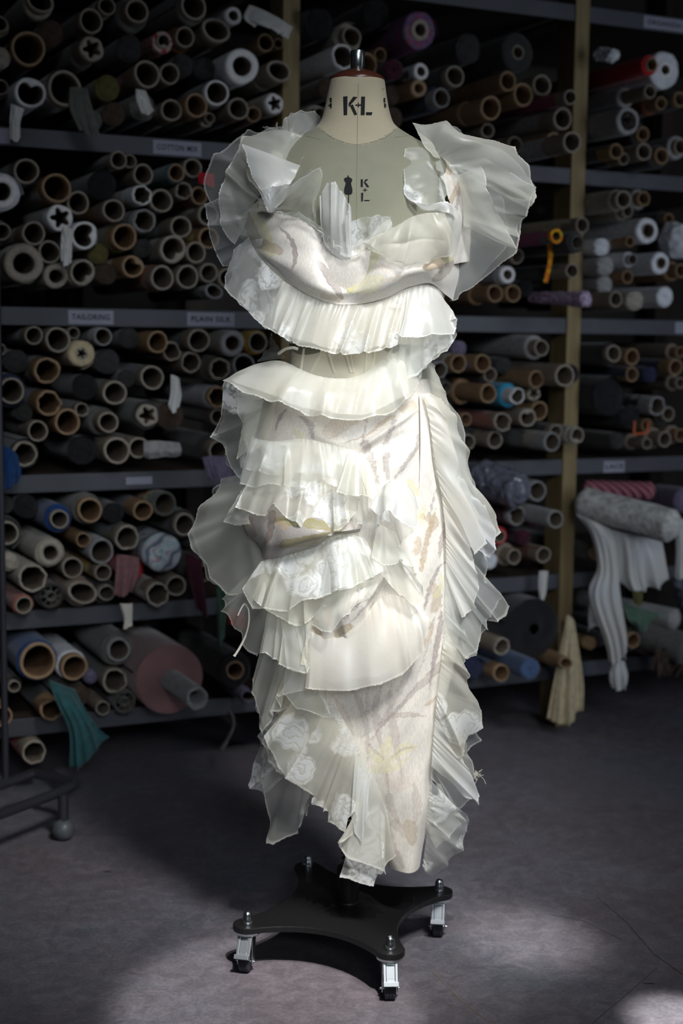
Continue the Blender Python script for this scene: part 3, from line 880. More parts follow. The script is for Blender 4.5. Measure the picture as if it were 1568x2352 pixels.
# torso: rows of (py, xl, xr, half depth, centre q)
TS = [(186,758,883,.050,.0),(192,757,884,.052,.0),(215,752,887,.053,.0),(240,747,891,.055,.0),(262,742,896,.058,.002),(280,736,902,.062,.004),(292,727,912,.066,.004),
      (302,712,926,.070,.003),(314,690,946,.074,.002),(328,664,972,.078,.002),(342,640,998,.083,.003),(356,622,1014,.088,.006),(380,610,1026,.096,.012),
      (420,604,1032,.106,.018),(470,602,1034,.114,.022),(530,604,1032,.120,.025),(590,610,1022,.121,.025),(650,626,1006,.115,.020),
      (700,642,990,.106,.014),(760,658,974,.096,.008),(820,668,962,.090,.004),(870,668,962,.090,.002),(940,650,980,.098,.000),(1020,622,1004,.110,.0),
      (1110,600,1022,.118,.0),(1200,598,1020,.118,.0),(1260,615,1002,.110,.0),(1285,650,970,.08,.0)]
TSa = np.array(TS, float)
def catmull(A, k):
    A = np.asarray(A, float); n = len(A); out = []
    P = np.vstack([2 * A[0] - A[1], A, 2 * A[-1] - A[-2]])
    for i in range(n - 1):
        p0, p1, p2, p3 = P[i:i+4]
        for j in range(k):
            t = j / k; out.append(.5 * (2*p1 + (p2-p0)*t + (2*p0-5*p1+4*p2-p3)*t*t + (3*p1-p0-3*p2+p3)*t**3))
    out.append(A[-1]); return np.array(out)
rows = catmull(TSa, 5)
def ell(row, n=96, e=2.25):
    y, xl, xr, b, qc = row
    Lp = atq(xl, y, qc); Rp = atq(xr, y, qc); cx = (Lp[0] + Rp[0]) / 2; a = (Rp[0] - Lp[0]) / 2; z = (Lp[2] + Rp[2]) / 2
    t = np.linspace(0, 2 * np.pi, n, endpoint=False); c, s = np.cos(t), np.sin(t)
    X = cx + a * np.sign(c) * np.abs(c) ** (2 / e); Y = D0 - qc - b * np.sign(s) * np.abs(s) ** (2 / e)
    return np.stack([X, Y, np.full(n, z)], -1)
V = np.concatenate([ell(r) for r in rows]); n = 96; m = len(rows)
Fq = grid_faces(n, m, True)
cen = V[Fq].mean(1); fx, fy = project(cen)
# the neck's lower seam dips at the centre front
lim = 333 - 45 * np.clip(np.abs(fx - 821) / 95, 0, 1.3) ** 2.0
front = cen[:, 1] < D0
isneck = np.where(front, fy < lim, fy < 285)
def submesh(name, V, Fq, mask, mat, extra=None):
    Fs = Fq[mask]; used = np.unique(Fs); mp = -np.ones(len(V), int); mp[used] = np.arange(len(used))
    Fl = mp[Fs].tolist()
    if extra: Fl += [[mp[i] for i in e] for e in extra]
    return link(name, npmesh(name, V[used], Fl), mat)
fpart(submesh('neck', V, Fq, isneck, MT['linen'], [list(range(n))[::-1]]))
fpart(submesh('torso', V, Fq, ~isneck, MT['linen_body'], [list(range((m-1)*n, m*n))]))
form_bvh = BVHTree.FromPolygons([Vector(v) for v in V], [tuple(f) for f in Fq.tolist()])
def drape_pt(px, py, off=.0006, bvh=None):
    d = Vector(ray(px, py)).normalized(); h = (bvh or form_bvh).ray_cast(CAM, d)
    if h[0] is None: return None
    nn = h[1] if h[1].dot(d) < 0 else -h[1]
    return h[0] + nn * off
def seam(pts, r=.0007, name='seam', mat='seamline', k=12):
    P = []
    for i in range(len(pts) - 1):
        for j in range(k):
            t = j / k; p = drape_pt(pts[i][0] * (1-t) + pts[i+1][0] * t, pts[i][1] * (1-t) + pts[i+1][1] * t, r * .2)
            if p: P.append(p)
    q = MB(); q.tube(P, r, 6); return fpart(q.build(name, MT[mat]))
seam([(823,192),(821,260),(820,333),(819,420),(818,520)], .0005)
seam([(738,300),(765,318),(795,329),(820,333),(850,328),(885,316),(910,296)], .0005)
seam([(700,312),(740,322)], .0004); seam([(905,316),(940,311)], .0004)
def stencil(polys, name='stencil_mark', off=.0005):
    q = bmesh.new()
    for poly in polys:
        # fine strip fill so the mark follows the cloth
        xs = [p[0] for p in poly]; ys = [p[1] for p in poly]
        bm = bmesh.new(); vs = [bm.verts.new((x, y, 0)) for x, y in poly]; f = bm.faces.new(vs)
        for ax in (0, 1):
            lo, hi = (min(xs), max(xs)) if ax == 0 else (min(ys), max(ys)); k = lo + 2.5
            while k < hi:
                co = Vector((k, 0, 0)) if ax == 0 else Vector((0, k, 0)); no = Vector((1, 0, 0)) if ax == 0 else Vector((0, 1, 0))
                bmesh.ops.bisect_plane(bm, geom=bm.verts[:] + bm.edges[:] + bm.faces[:], plane_co=co, plane_no=no); k += 2.5
        mp = {}
        for v in bm.verts:
            p = drape_pt(v.co.x, v.co.y, off)
            mp[v] = q.verts.new(p) if p else None
        for f in bm.faces:
            vv = [mp[v] for v in f.verts]
            if all(vv):
                try: q.faces.new(vv)
                except ValueError: pass
        bm.free()
    me = bpy.data.meshes.new(name); q.to_mesh(me); q.free()
    return fpart(link(name, me, MT['stencil'], smooth=True))
# neck: K + L
stencil([[(788,222),(798,221),(797,265),(789,265)], [(811,222),(821,223),(806,240),(801,247),(800,238)], [(803,243),(810,240),(820,263),(814,266)],
         [(816,240),(834,240),(834,243.5),(816,243.5)], [(821,236),(824,236),(824,247),(821,247)],
         [(829,222),(838,222),(837,265),(828,265)], [(840,258),(855,258),(853,265),(840,265)]])
stencil([[(757,226),(762,224),(762,236),(758,235)], [(757,238),(762,237),(762,247),(759,251)], [(755,240),(757,241),(757,246),(755,244)]])
stencil([[(880,226),(884,224),(884,236),(880,235)], [(881,237),(885,238),(885,247),(882,249)], [(884,240),(886,241),(886,246),(884,245)]])
stencil([[(876,202),(878,205),(880,203),(878,207)]])
# chest: small dummy, K + L
stencil([[(798,403),(800,403),(801,407),(804,408),(808,411),(809,415),(806,421),(807,427),(809,434),(809,443),(806,447),(800,448),(793,447),(790,443),(790,434),(792,427),(794,421),(790,415),(790,410),(794,408),(797,407)],
         [(799,448),(801.5,448),(801,472),(799,472)],
         [(828,412),(833,412),(833,430),(828,430)], [(839,412),(846,412),(835,422),(835,419)], [(836,421),(840,419),(848,430),(842,430)],
         [(833,436),(843,436),(843,438),(833,438)], [(837,432),(839,432),(839,441),(837,441)],
         [(829,443),(834,443),(833,463),(829,463)], [(836,459.5),(849,459.5),(848,462),(836,462)]])
# neck cap and metal spigot
zc = float(atq(820, 190, 0)[2]); cx = float(atq(820.5, 190, 0)[0]); kx = 1 / 3267 * 2.68
r0 = 62.5 * kx
capM = Matrix.Translation((cx, D0, zc))
q = MB(); q.lathe([(r0*.98, -.004), (r0*1.0, .0), (r0*1.005, .004), (r0*.985, .007), (r0*.90, .0115), (r0*.70, .0175), (r0*.45, .0215), (r0*.33, .023)], capM, 64)
c_ = q.build('neck_cap', MT['mahogany']); fpart(c_)
q = MB(); r1 = 16.5 * kx
q.lathe([(r1*.8, .021), (r1*.8, .024), (r1*.92, .026), (r1*.92, .0275), (r1, .029), (r1, .056), (r1*.96, .0575), (r1*.80, .0575), (r1*.74, .054), (r1*.70, .040)], capM, 40)
fpart(q.build('spigot', MT['nickel']))

# stand ----------------------------------------------------------
S0 = Matrix.Translation((BX, BY, 0))
def stand(mbq, name, mat, **k): return fpart(mbq.build(name, mat, **k))
corners = [atz(568, 2120, .092), atz(895, 2178, .092), atz(1008, 2045, .092), atz(706, 1989, .092)]
PL = .092
def plate_outline(k=14):
    cs = [Vector((c[0], c[1], 0)) for c in corners]; cc = sum(cs, Vector()) / 4; out = []
    for i in range(4):
        c = cs[i]; nx = cs[(i+1) % 4]; d = (c - cc).normalized(); r = .028
        a0 = math.atan2(d.y, d.x)
        for j in range(9):
            a = a0 - 1.25 + 2.5 * j / 8; out.append(c + Vector((math.cos(a), math.sin(a), 0)) * r)
        d2 = (nx - cc).normalized(); a1 = math.atan2(d2.y, d2.x)
        p0 = c + Vector((math.cos(a0 + 1.25), math.sin(a0 + 1.25), 0)) * r; p3 = nx + Vector((math.cos(a1 - 1.25), math.sin(a1 - 1.25), 0)) * r
        mid = cc + ((c + nx) / 2 - cc) * .42
        p1 = p0.lerp(mid, .62) ; p2 = p3.lerp(mid, .62)
        for j in range(1, k):
            t = j / k; out.append(p0*(1-t)**3 + p1*3*t*(1-t)**2 + p2*3*t*t*(1-t) + p3*t**3)
    return out
ol = plate_outline()
if sum((a.x*b.y-b.x*a.y) for a, b in zip(ol, ol[1:]+ol[:1])) < 0: ol = ol[::-1]
bm = bmesh.new(); f = bm.faces.new([bm.verts.new((p.x, p.y, PL)) for p in ol]); ex = bmesh.ops.extrude_face_region(bm, geom=[f])
for v in ex['geom']:
    if isinstance(v, bmesh.types.BMVert): v.co.z -= .012
bmesh.ops.recalc_face_normals(bm, faces=bm.faces)
me = bpy.data.meshes.new('base_plate'); bm.to_mesh(me); bm.free()
o = fpart(link('base_plate', me, MT['blacksteel'], smooth=False)); bv = o.modifiers.new('bevel', 'BEVEL'); bv.width = .0015; bv.segments = 2; bv.limit_method = 'ANGLE'
zs = float(atq(798, 1995, 0)[2])
sx = float(atq(798, 2080, 0)[0])
SM = Matrix.Translation((sx, BY, 0)); rs_ = 27.5 * kx
q = MB(); q.lathe([(rs_*1.08, PL), (rs_*1.08, PL+.004), (rs_, PL+.006), (rs_, zs), (rs_*.96, zs+.003), (rs_*.5, zs+.004)], SM, 40); stand(q, 'sleeve', MT['blacksteel'])
q = MB(); q.lathe([(.0085, zs), (.0085, 1.0)], SM, 20); stand(q, 'pole', MT['blacksteel'])
q = MB(); P = []; zt = .36; T = (zt - zs) / .0112
for i in range(int(T * 18)):
    a = 2 * math.pi * i / 18; P.append(Vector((sx + .0125 * math.cos(a), BY + .0125 * math.sin(a), zs + .004 + .0112 * i / 18)))
q.tube(P, .0022, 6); stand(q, 'spring', MT['brasswire'])
q = MB()
for dx, dy in ((-.03, .012), (-.012, .024), (.03, .0)):
    q.lathe([(.003, PL), (.003, PL+.002), (.0015, PL+.003)], Matrix.Translation((sx+dx*1.1, BY-abs(dy)-.03, 0)), 12)
stand(q, 'screw', MT['blacksteel'])
def caster(c, ang, PL=PL):
    M = Matrix.Translation((c[0], c[1], 0)) @ Matrix.Rotation(ang, 4, 'Z'); K = Matrix.Diagonal((.8, .9, .80, 1))
    M0 = M; M = M @ K; PLs = PL; PL = PLs / .80
    q = MB()       # bearing cup and fork
    q.lathe([(.016, PL-.012), (.027, PL-.0125), (.029, PL-.017), (.028, PL-.023), (.022, PL-.027), (.010, PL-.028)], M, 28)
    for s_ in (-1, 1):
        V = [(.012, s_*.0145, PL-.024), (.012, s_*.017, PL-.024), (-.022, s_*.017, PL-.024), (-.022, s_*.0145, PL-.024),
             (-.006, s_*.0145, .018), (-.006, s_*.017, .018), (-.022, s_*.017, .018), (-.022, s_*.0145, .018)]
        q.add([M @ Vector(v) for v in V], [(0,1,2,3),(4,7,6,5),(0,4,5,1),(1,5,6,2),(2,6,7,3),(3,7,4,0)])
    q.lathe([(.0035, -.021), (.0035, .021)], M @ Matrix.Translation((-.014, 0, .026)) @ Matrix.Rotation(math.pi/2, 4, 'X'), 12)
    fk = fpart(q.build('caster', MT['chrome'], bevel=.0008))
    q = MB(); WM = M @ Matrix.Translation((-.014, 0, .0262)) @ Matrix.Rotation(math.pi/2, 4, 'X')
    q.lathe([(.012,-.011),(.023,-.0115),(.0255,-.0095),(.0262,-.004),(.0248,-.0035),(.0248,-.002),(.0262,-.0015),(.0262,.0015),(.0248,.002),(.0248,.0035),(.0262,.004),(.0255,.0095),(.023,.0115),(.012,.011)], WM, 36)
    w = q.build('wheel', MT['rubber']); w.parent = fk; w.matrix_parent_inverse = fk.matrix_parent_inverse.copy()
    w.matrix_parent_inverse = Matrix.Identity(4)
    q = MB()   # foot brake: frame with a recess, sloping outwards over the wheel
    Mb = M @ Matrix.Translation((-.026, 0, .070)) @ Matrix.Rotation(math.radians(28), 4, 'Y')
    q.box((-.004, -.015, -.024), (.003, -.009, .020), Mb); q.box((-.004, .009, -.024), (.003, .015, .020), Mb)
    q.box((-.004, -.009, .013), (.003, .009, .020), Mb); q.box((-.004, -.009, -.024), (.003, .009, -.017), Mb); q.box((-.0015, -.009, -.017), (.002, .009, .013), Mb)
    q.box((-.016, -.016, -.034), (.004, .016, -.023), Mb)
    w = q.build('brake_pedal', MT['dullzinc'], bevel=.0008, smooth=False); w.parent = fk; w.matrix_parent_inverse = Matrix.Identity(4)
    M = M0; PL = PLs; q = MB(); q.lathe([(.0115, PL+.0005), (.0115, PL+.003), (.0095, PL+.0032), (.0095, PL+.010), (.0085, PL+.0115), (.0082, PL+.018), (.006, PL+.0225), (.002, PL+.0245)], M, 24)
    w = q.build('acorn_nut', MT['chrome']); w.parent = fk; w.matrix_parent_inverse = Matrix.Identity(4)
# brakes face the camera (local -X towards the viewer)
for c, a in zip(corners, (1.35, 1.62, 1.45, 2.6)): caster(c, a)
# ------------------------------------------------------------------ gown
gown = thing('gown', 'ivory brocade gown with sheer organza and rose jacquard ruffles, worn by the dress form', 'gown', loc=(BX, BY, 0))
def gpart(o, label=None):
    o.parent = gown; o.matrix_parent_inverse = Matrix.Translation((-BX, -BY, 0))
    if label: o['label'] = label
    return o

def organza(name, col, alpha, rose=0.0, rose_scale=9.0, warm=None, gloss=.06):
    m, nt, N, L, b = newmat(name); N.remove(b); out = N['Material Output']
    tc = N.new('ShaderNodeTexCoord'); uv = N.new('ShaderNodeUVMap')
    df = N.new('ShaderNodeBsdfDiffuse'); tr = N.new('ShaderNodeBsdfTranslucent'); gl = N.new('ShaderNodeBsdfGlossy'); tp = N.new('ShaderNodeBsdfTransparent')
    nz = N.new('ShaderNodeTexNoise'); nz.inputs['Scale'].default_value = 7; nz.inputs['Detail'].default_value = 3; L.new(tc.outputs['Object'], nz.inputs['Vector'])
    w = warm or tuple(c * k for c, k in zip(col, (1.0, .97, .90)))
    r = ramp(N, [(.35, col), (.65, w)]); L.new(nz.outputs['Fac'], r.inputs['Fac'])
    L.new(r.outputs[0], df.inputs[0]); L.new(r.outputs[0], tr.inputs[0]); gl.inputs['Roughness'].default_value = .35; gl.inputs[0].default_value = (1, 1, 1, 1)
    # crepe weave
    wv = N.new('ShaderNodeTexWave'); wv.inputs['Scale'].default_value = 150; wv.inputs['Distortion'].default_value = 4; wv.inputs['Detail Scale'].default_value = 2; L.new(tc.outputs['Object'], wv.inputs['Vector'])
    fine = N.new('ShaderNodeTexNoise'); fine.inputs['Scale'].default_value = 38; fine.inputs['Detail'].default_value = 4; fine.inputs['Distortion'].default_value = 1.2; L.new(tc.outputs['Object'], fine.inputs['Vector'])
    bp = N.new('ShaderNodeBump'); bp.inputs['Strength'].default_value = .22; bp.inputs['Distance'].default_value = .003
    L.new(fine.outputs['Fac'], bp.inputs['Height'])
    for s_ in (df, tr, gl): L.new(bp.outputs[0], s_.inputs['Normal'])
    # threads seen edge-on cover more
    lw = N.new('ShaderNodeLayerWeight'); lw.inputs['Blend'].default_value = .35
    a = N.new('ShaderNodeMath'); a.operation = 'MULTIPLY_ADD'; L.new(lw.outputs['Facing'], a.inputs[0]); a.inputs[1].default_value = .30; a.inputs[2].default_value = alpha
    # rolled hem is denser
    sp = N.new('ShaderNodeSeparateXYZ'); L.new(uv.outputs[0], sp.inputs[0])
    hr = ramp(N, [(.965, (0,0,0)), (.985, (.35,.35,.35))]); L.new(sp.outputs['Y'], hr.inputs['Fac'])
    h = N.new('ShaderNodeMath'); h.operation = 'ADD'; L.new(a.outputs[0], h.inputs[0]); L.new(hr.outputs[0], h.inputs[1])
    last = h
    if rose > 0:
        vo = N.new('ShaderNodeTexVoronoi'); vo.inputs['Scale'].default_value = rose_scale; vo.inputs['Randomness'].default_value = .8
        ds = N.new('ShaderNodeVectorMath'); ds.operation = 'MULTIPLY_ADD'
        dn = N.new('ShaderNodeTexNoise'); dn.inputs['Scale'].default_value = 22; dn.inputs['Detail'].default_value = 3; L.new(tc.outputs['Object'], dn.inputs['Vector'])
        L.new(dn.outputs['Color'], ds.inputs[0]); ds.inputs[1].default_value = (.05, .05, .05); L.new(tc.outputs['Object'], ds.inputs[2]); L.new(ds.outputs[0], vo.inputs['Vector'])
        sw = N.new('ShaderNodeMath'); sw.operation = 'MULTIPLY'; L.new(vo.outputs['Distance'], sw.inputs[0]); sw.inputs[1].default_value = 30
        sn = N.new('ShaderNodeMath'); sn.operation = 'MULTIPLY_ADD'; L.new(fine.outputs['Fac'], sn.inputs[0]); sn.inputs[1].default_value = 14; L.new(sw.outputs[0], sn.inputs[2])
        si = N.new('ShaderNodeMath'); si.operation = 'SINE'; L.new(sn.outputs[0], si.inputs[0])
        pet = ramp(N, [(.0, (.35,.35,.35)), (.5, (1,1,1))]); mr = N.new('ShaderNodeMapRange'); mr.inputs[1].default_value = -1; mr.inputs[2].default_value = 1; L.new(si.outputs[0], mr.inputs[0]); L.new(mr.outputs[0], pet.inputs['Fac'])
        ro = ramp(N, [(.38, (1,1,1)), (.50, (0,0,0))]); L.new(vo.outputs['Distance'], ro.inputs['Fac'])
        mk = N.new('ShaderNodeMath'); mk.operation = 'MULTIPLY'; L.new(ro.outputs[0], mk.inputs[0]); L.new(pet.outputs[0], mk.inputs[1])
        m2 = N.new('ShaderNodeMath'); m2.operation = 'MULTIPLY_ADD'; L.new(mk.outputs[0], m2.inputs[0]); m2.inputs[1].default_value = rose; L.new(h.outputs[0], m2.inputs[2]); last = m2
        cm = N.new('ShaderNodeMixRGB'); L.new(mk.outputs[0], cm.inputs[0]); L.new(r.outputs[0], cm.inputs[1]); cm.inputs[2].default_value = (.93, .95, .96, 1)
        L.new(cm.outputs[0], df.inputs[0])
        ah = N.new('ShaderNodeMath'); ah.operation = 'MULTIPLY_ADD'; L.new(mk.outputs[0], ah.inputs[0]); ah.inputs[1].default_value = .8; L.new(fine.outputs['Fac'], ah.inputs[2]); L.new(ah.outputs[0], bp.inputs['Height'])
    cl = N.new('ShaderNodeClamp'); cl.inputs['Max'].default_value = .985; L.new(last.outputs[0], cl.inputs[0])
    m1 = N.new('ShaderNodeMixShader'); m1.inputs[0].default_value = .42; L.new(df.outputs[0], m1.inputs[1]); L.new(tr.outputs[0], m1.inputs[2])
    mg = N.new('ShaderNodeMixShader'); mg.inputs[0].default_value = gloss; L.new(m1.outputs[0], mg.inputs[1]); L.new(gl.outputs[0], mg.inputs[2])
    m3 = N.new('ShaderNodeMixShader'); L.new(cl.outputs[0], m3.inputs[0]); L.new(tp.outputs[0], m3.inputs[1]); L.new(mg.outputs[0], m3.inputs[2])
    L.new(m3.outputs[0], out.inputs['Surface'])
    return m
OG = dict(
    veil=organza('sheer_veil', (.88,.92,.95), .16), sheer=organza('sheer_organza', (.92,.94,.90), .30),
    ivory=organza('ivory_organza', (.95,.95,.88), .50), white=organza('white_organza', (.94,.96,.98), .66),
    cream=organza('cream_organza', (.97,.96,.92), .76, warm=(.97,.92,.83)),
    rose=organza('rose_jacquard', (.90,.92,.90), .26, .95, 13.0), roseveil=organza('sheer_rose_jacquard', (.88,.91,.92), .14, .9, 11.0),
    rosedense=organza('dense_rose_jacquard', (.92,.92,.86), .44, .8, 13.0))
MT['cord'] = cloth_mat('cream_cord', (.78,.74,.64), .8, .05, 200, .1)

def resample(pts, n, smooth=True):
    A = np.asarray(pts, float)
    if smooth and len(A) > 2: A = catmull(A, 10)
    d = np.r_[0, np.cumsum(np.linalg.norm(np.diff(A[:, :2], axis=0), axis=1))]; d /= d[-1]
    s = np.linspace(0, 1, n)
    return np.stack([np.interp(s, d, A[:, k]) for k in range(A.shape[1])], -1)
def sinsum(s, t, seed, k=5, f0=1.0):
    r = np.random.default_rng(seed); o = 0
    for i in range(k):
        o = o + np.sin(2*np.pi*(f0*(i+1)*r.uniform(.7,1.3)*s + r.uniform(-1,1)*t*(i+1)*.5 + r.uniform())) / (i+1)**.7
    return o / 2
def patch(name, rows, mat, folds=6, amp=.012, bulge=0.0, seed=1, ns=170, nt=46, gather=.0009, gf=4, lateral=.45, label=None, smooth=(True, True), hemwave=1.0, parent='gown', tpow=.9, mapper=None, crumple=.0012, sharp=0.0):
    folds = max(1, folds * .8); amp = amp * .8
    """cloth strip between a gathered seam (first row) and a free hem (last row); rows hold (px, py, q)"""
    Rw = []
    for i, r in enumerate(rows):
        sm = smooth[0] if i == 0 else (smooth[1] if i == len(rows) - 1 else True)
        A = resample(r, ns, sm); Rw.append((mapper or atq)(A[:, 0], A[:, 1], A[:, 2]))
    Rw = np.stack(Rw)                                     # rows, ns, 3
    if len(Rw) == 2:
        G = Rw[0][None] * (1 - np.linspace(0, 1, nt))[:, None, None] + Rw[1][None] * np.linspace(0, 1, nt)[:, None, None]
    else:
        k = max(2, nt // (len(Rw) - 1)); n_ = len(Rw); Pp = np.concatenate([2*Rw[:1]-Rw[1:2], Rw, 2*Rw[-1:]-Rw[-2:-1]]); out = []
        for i in range(n_ - 1):
            p0, p1, p2, p3 = Pp[i:i+4]
            for j in range(k):
                t = j / k; out.append(.5*(2*p1+(p2-p0)*t+(2*p0-5*p1+4*p2-p3)*t*t+(3*p1-p0-3*p2+p3)*t**3))
        out.append(Rw[-1]); G = np.stack(out); nt = len(G)
    s = np.linspace(0, 1, ns)[None, :]; t = np.linspace(0, 1, nt)[:, None]
    w_ = (np.clip((1 - t ** 2.5), 0, 1) * .66)[..., None]       # corners of the hem die out towards the seam
    for k_, it_ in ((7, 8), (4, 10), (2, 12), (1, 20)):
        if ns < 5 * k_: continue
        for _ in range(it_):
            M_ = G.copy(); M_[:, k_:-k_] = G[:, k_:-k_] * (1 - w_) + w_ * .5 * (G[:, :-2*k_] + G[:, 2*k_:]); G = M_
    ds = np.gradient(G, axis=1); dt = np.gradient(G, axis=0)
    nn = np.cross(ds, dt); nn /= np.linalg.norm(nn, axis=-1, keepdims=True) + 1e-9
    flip = np.sign(nn[..., 1:2].mean()); nn = nn * -flip if flip != 0 else nn     # towards the camera
    tg = ds / (np.linalg.norm(ds, axis=-1, keepdims=True) + 1e-9)
    r = np.random.default_rng(seed)
    sw = s + .055 * np.sin(2*np.pi*(s*1.3 + r.uniform())) + .022 * np.sin(2*np.pi*(s*3.1 + r.uniform())) * (.3 + .7*t)
    ph = 2*np.pi*(folds * sw + .12*t*np.sin(2*np.pi*(s*2 + r.uniform()))) + r.uniform(0, 6.28)
    av = .65 + .45*np.sin(2*np.pi*(s*2.3 + r.uniform()))
    f = .72*np.sin(ph) + .55*np.sin(2*np.pi*folds*.57*sw + r.uniform(0, 6.28) + .8*t) + .30*np.sin(2*np.pi*folds*1.63*sw + r.uniform(0, 6.28)) 
    if sharp: f = np.sign(f) * np.abs(f) ** (1 + sharp)
    env = t ** tpow * amp * av
    edge = np.clip(np.minimum(s, 1 - s) / .06, 0, 1) ** .6
    off = env * f * edge
    off = off + bulge * np.sin(np.pi * np.clip(t, 0, 1)) * np.sin(np.pi * s) ** .4
    gat = gather * np.sin(2*np.pi*folds*gf*(s + .01*np.sin(40*s))) * np.exp(-t / .16) * (.5 + .5*np.sin(9*s + r.uniform(0, 6)))
    off = off + gat + crumple * sinsum(s, t * 2.0, seed + 5, 3, .9) * 1.6 * np.sin(np.pi * np.clip(t * .9 + .1, 0, 1)) ** .5
    G = G + nn * off[..., None] + tg * (lateral * env * np.cos(ph) * edge)[..., None]
    if hemwave:
        dn = dt / (np.linalg.norm(dt, axis=-1, keepdims=True) + 1e-9)
        G = G + dn * (hemwave * .0028 * t**2 * sinsum(s, t * 0, seed + 9, 4, 1.2))[..., None]
        fr = np.random.default_rng(seed + 77).normal(0, 1, ns); fr = (fr + np.roll(fr, 1)) * .5
        G[-1] += dn[-1] * (fr * .0006)[:, None]
    V = G.reshape(-1, 3); Fq = grid_faces(ns, nt)
    me = npmesh(name, V, Fq)
    uvl = me.uv_layers.new(name='UVMap'); li = np.empty(len(me.loops), int); me.loops.foreach_get('vertex_index', li)
    uu = np.stack([(li % ns) / (ns - 1), (li // ns) / (nt - 1)], -1).astype(np.float32); uvl.data.foreach_set('uv', uu.ravel())
    o = link(name, me, OG[mat] if mat in OG else MT[mat])
    if parent == 'gown': gpart(o, label)
    elif parent is not None:
        o.parent = parent
        if label: o['label'] = label
    return o

# --- print on the brocade: leaves, stems and flowers, painted per vertex as dye on the cloth
LEAF = (.46,.38,.35); LEAF2 = (.60,.50,.42); YEL = (.80,.75,.44); OCH = (.55,.42,.28); TAU = (.38,.32,.31); IVO = (.86,.81,.74); PINKY = (.82,.70,.62)
PRINT = [  # (points, widths(px), colour, strength)
 ([(925,1800),(915,1740),(905,1680),(893,1620),(900,1560)], (3,8,14,9,1), LEAF, .45), ([(880,1745),(868,1680),(862,1620),(878,1570)], (3,9,11,2), LEAF, .45),
 ([(845,1745),(838,1660),(820,1600),(800,1580)], (3,9,8,2), LEAF, .45), ([(850,1710),(880,1650),(920,1580),(940,1530),(938,1480)], (3,5,9,12,2), LEAF, .42),
 ([(850,1700),(900,1640),(950,1590),(1000,1540),(1020,1510)], (2,6,8,12,3), LEAF, .6), ([(855,1700),(890,1650),(930,1642),(975,1644)], (2,5,9,2), LEAF, .55),
 ([(848,1740),(846,1650),(842,1600),(856,1560)], (2,3,5,1), LEAF, .4), ([(820,1720),(790,1640),(765,1600)], (3,11,3), LEAF, .45),
 ([(965,1540),(985,1470),(1000,1420)], (2,6,3), LEAF, .45), ([(1005,1600),(985,1615),(975,1620)], (2,7,2), OCH, .7),
 ([(870,1745),(888,1715),(895,1690)], (9,17,3), YEL, .55), ([(895,1745),(930,1720),(958,1716)], (8,17,4), YEL, .55), ([(870,1750),(857,1735),(848,1720)], (10,10,5), YEL, .5),
 ([(885,1755),(900,1765),(935,1745)], (16,13,5), YEL, .5), ([(860,1765),(880,1770)], (12,12), YEL, .45), ([(900,1740),(925,1722),(955,1716)], (2,4,2), LEAF, .5),
 ([(845,1710),(862,1725),(880,1742)], (2,4,2), LEAF, .5), ([(895,1790),(920,1800),(950,1790)], (18,22,12), PINKY, .6), ([(887,1775),(890,1800),(893,1825)], (3,4,1), LEAF, .5),
 ([(950,1800),(955,1850),(950,1890)], (5,12,3), LEAF, .35), ([(893,1830),(905,1870),(925,1905)], (12,9,2), LEAF, .4), ([(905,1890),(925,1920)], (13,5), LEAF, .4),
 ([(940,1900),(945,1930)], (22,15), OCH, .5), ([(925,1990),(915,1970),(900,1950)], (4,11,3), LEAF, .45), ([(905,1940),(925,1995)], (6,2), LEAF, .35),
 # long stems up the right panel
 ([(985,1580),(1000,1500),(1012,1440),(1015,1390)], (3,8,9,2), TAU, .8), ([(975,1400),(990,1340),(1010,1300),(1022,1292)], (4,6,4,2), TAU, .8),
 ([(1008,1280),(1012,1250),(1020,1220),(1020,1200)], (2,9,6,2), TAU, .75), ([(965,1310),(975,1260),(990,1200),(998,1170)], (5,9,7,2), OCH, .8),
 ([(985,1190),(990,1170),(995,1140),(1000,1120)], (3,4,3,1), TAU, .7), ([(975,1185),(998,1200),(990,1215)], (10,14,10), OCH, .7), ([(966,1180),(970,1200)], (9,7), YEL, .6),
 ([(990,1340),(1005,1370),(1000,1400)], (8,16,13), OCH, .6), ([(1000,1370),(1012,1350),(1014,1320)], (9,8,3), YEL, .6), ([(985,1440),(975,1470),(965,1490)], (17,12,5), OCH, .6), ([(960,1240),(955,1265)], (10,12), OCH, .6),
 ([(1000,1420),(985,1445),(972,1465)], (2,3,1), TAU, .8),
 # hip panel
 ([(890,1100),(885,1050),(895,990),(905,960)], (4,11,8,4), TAU, .65), ([(870,1110),(850,1050),(838,1020)], (4,12,14), TAU, .65), ([(905,1100),(930,1060),(955,1030),(962,1000)], (4,7,8,3), TAU, .6),
 ([(780,1020),(840,1000),(880,970),(905,955)], (2,4,6,5), OCH, .75), ([(830,1020),(838,985),(842,960)], (3,4,2), TAU, .7), ([(720,1010),(712,975),(690,955)], (3,9,3), TAU, .7), ([(760,990),(800,960),(840,945)], (25,28,16), OCH, .38),
 ([(630,990),(640,960),(660,940)], (2,6,2), TAU, .8), ([(585,1000),(600,1015)], (12,10), OCH, .8), ([(690,1000),(680,990)], (12,9), YEL, .5), ([(925,940),(945,930)], (14,14), OCH, .55), ([(870,945),(900,940)], (10,7), YEL, .6),
 ([(940,1110),(955,1130)], (12,15), YEL, .6), ([(935,1150),(950,1170)], (8,12), OCH, .5),
]
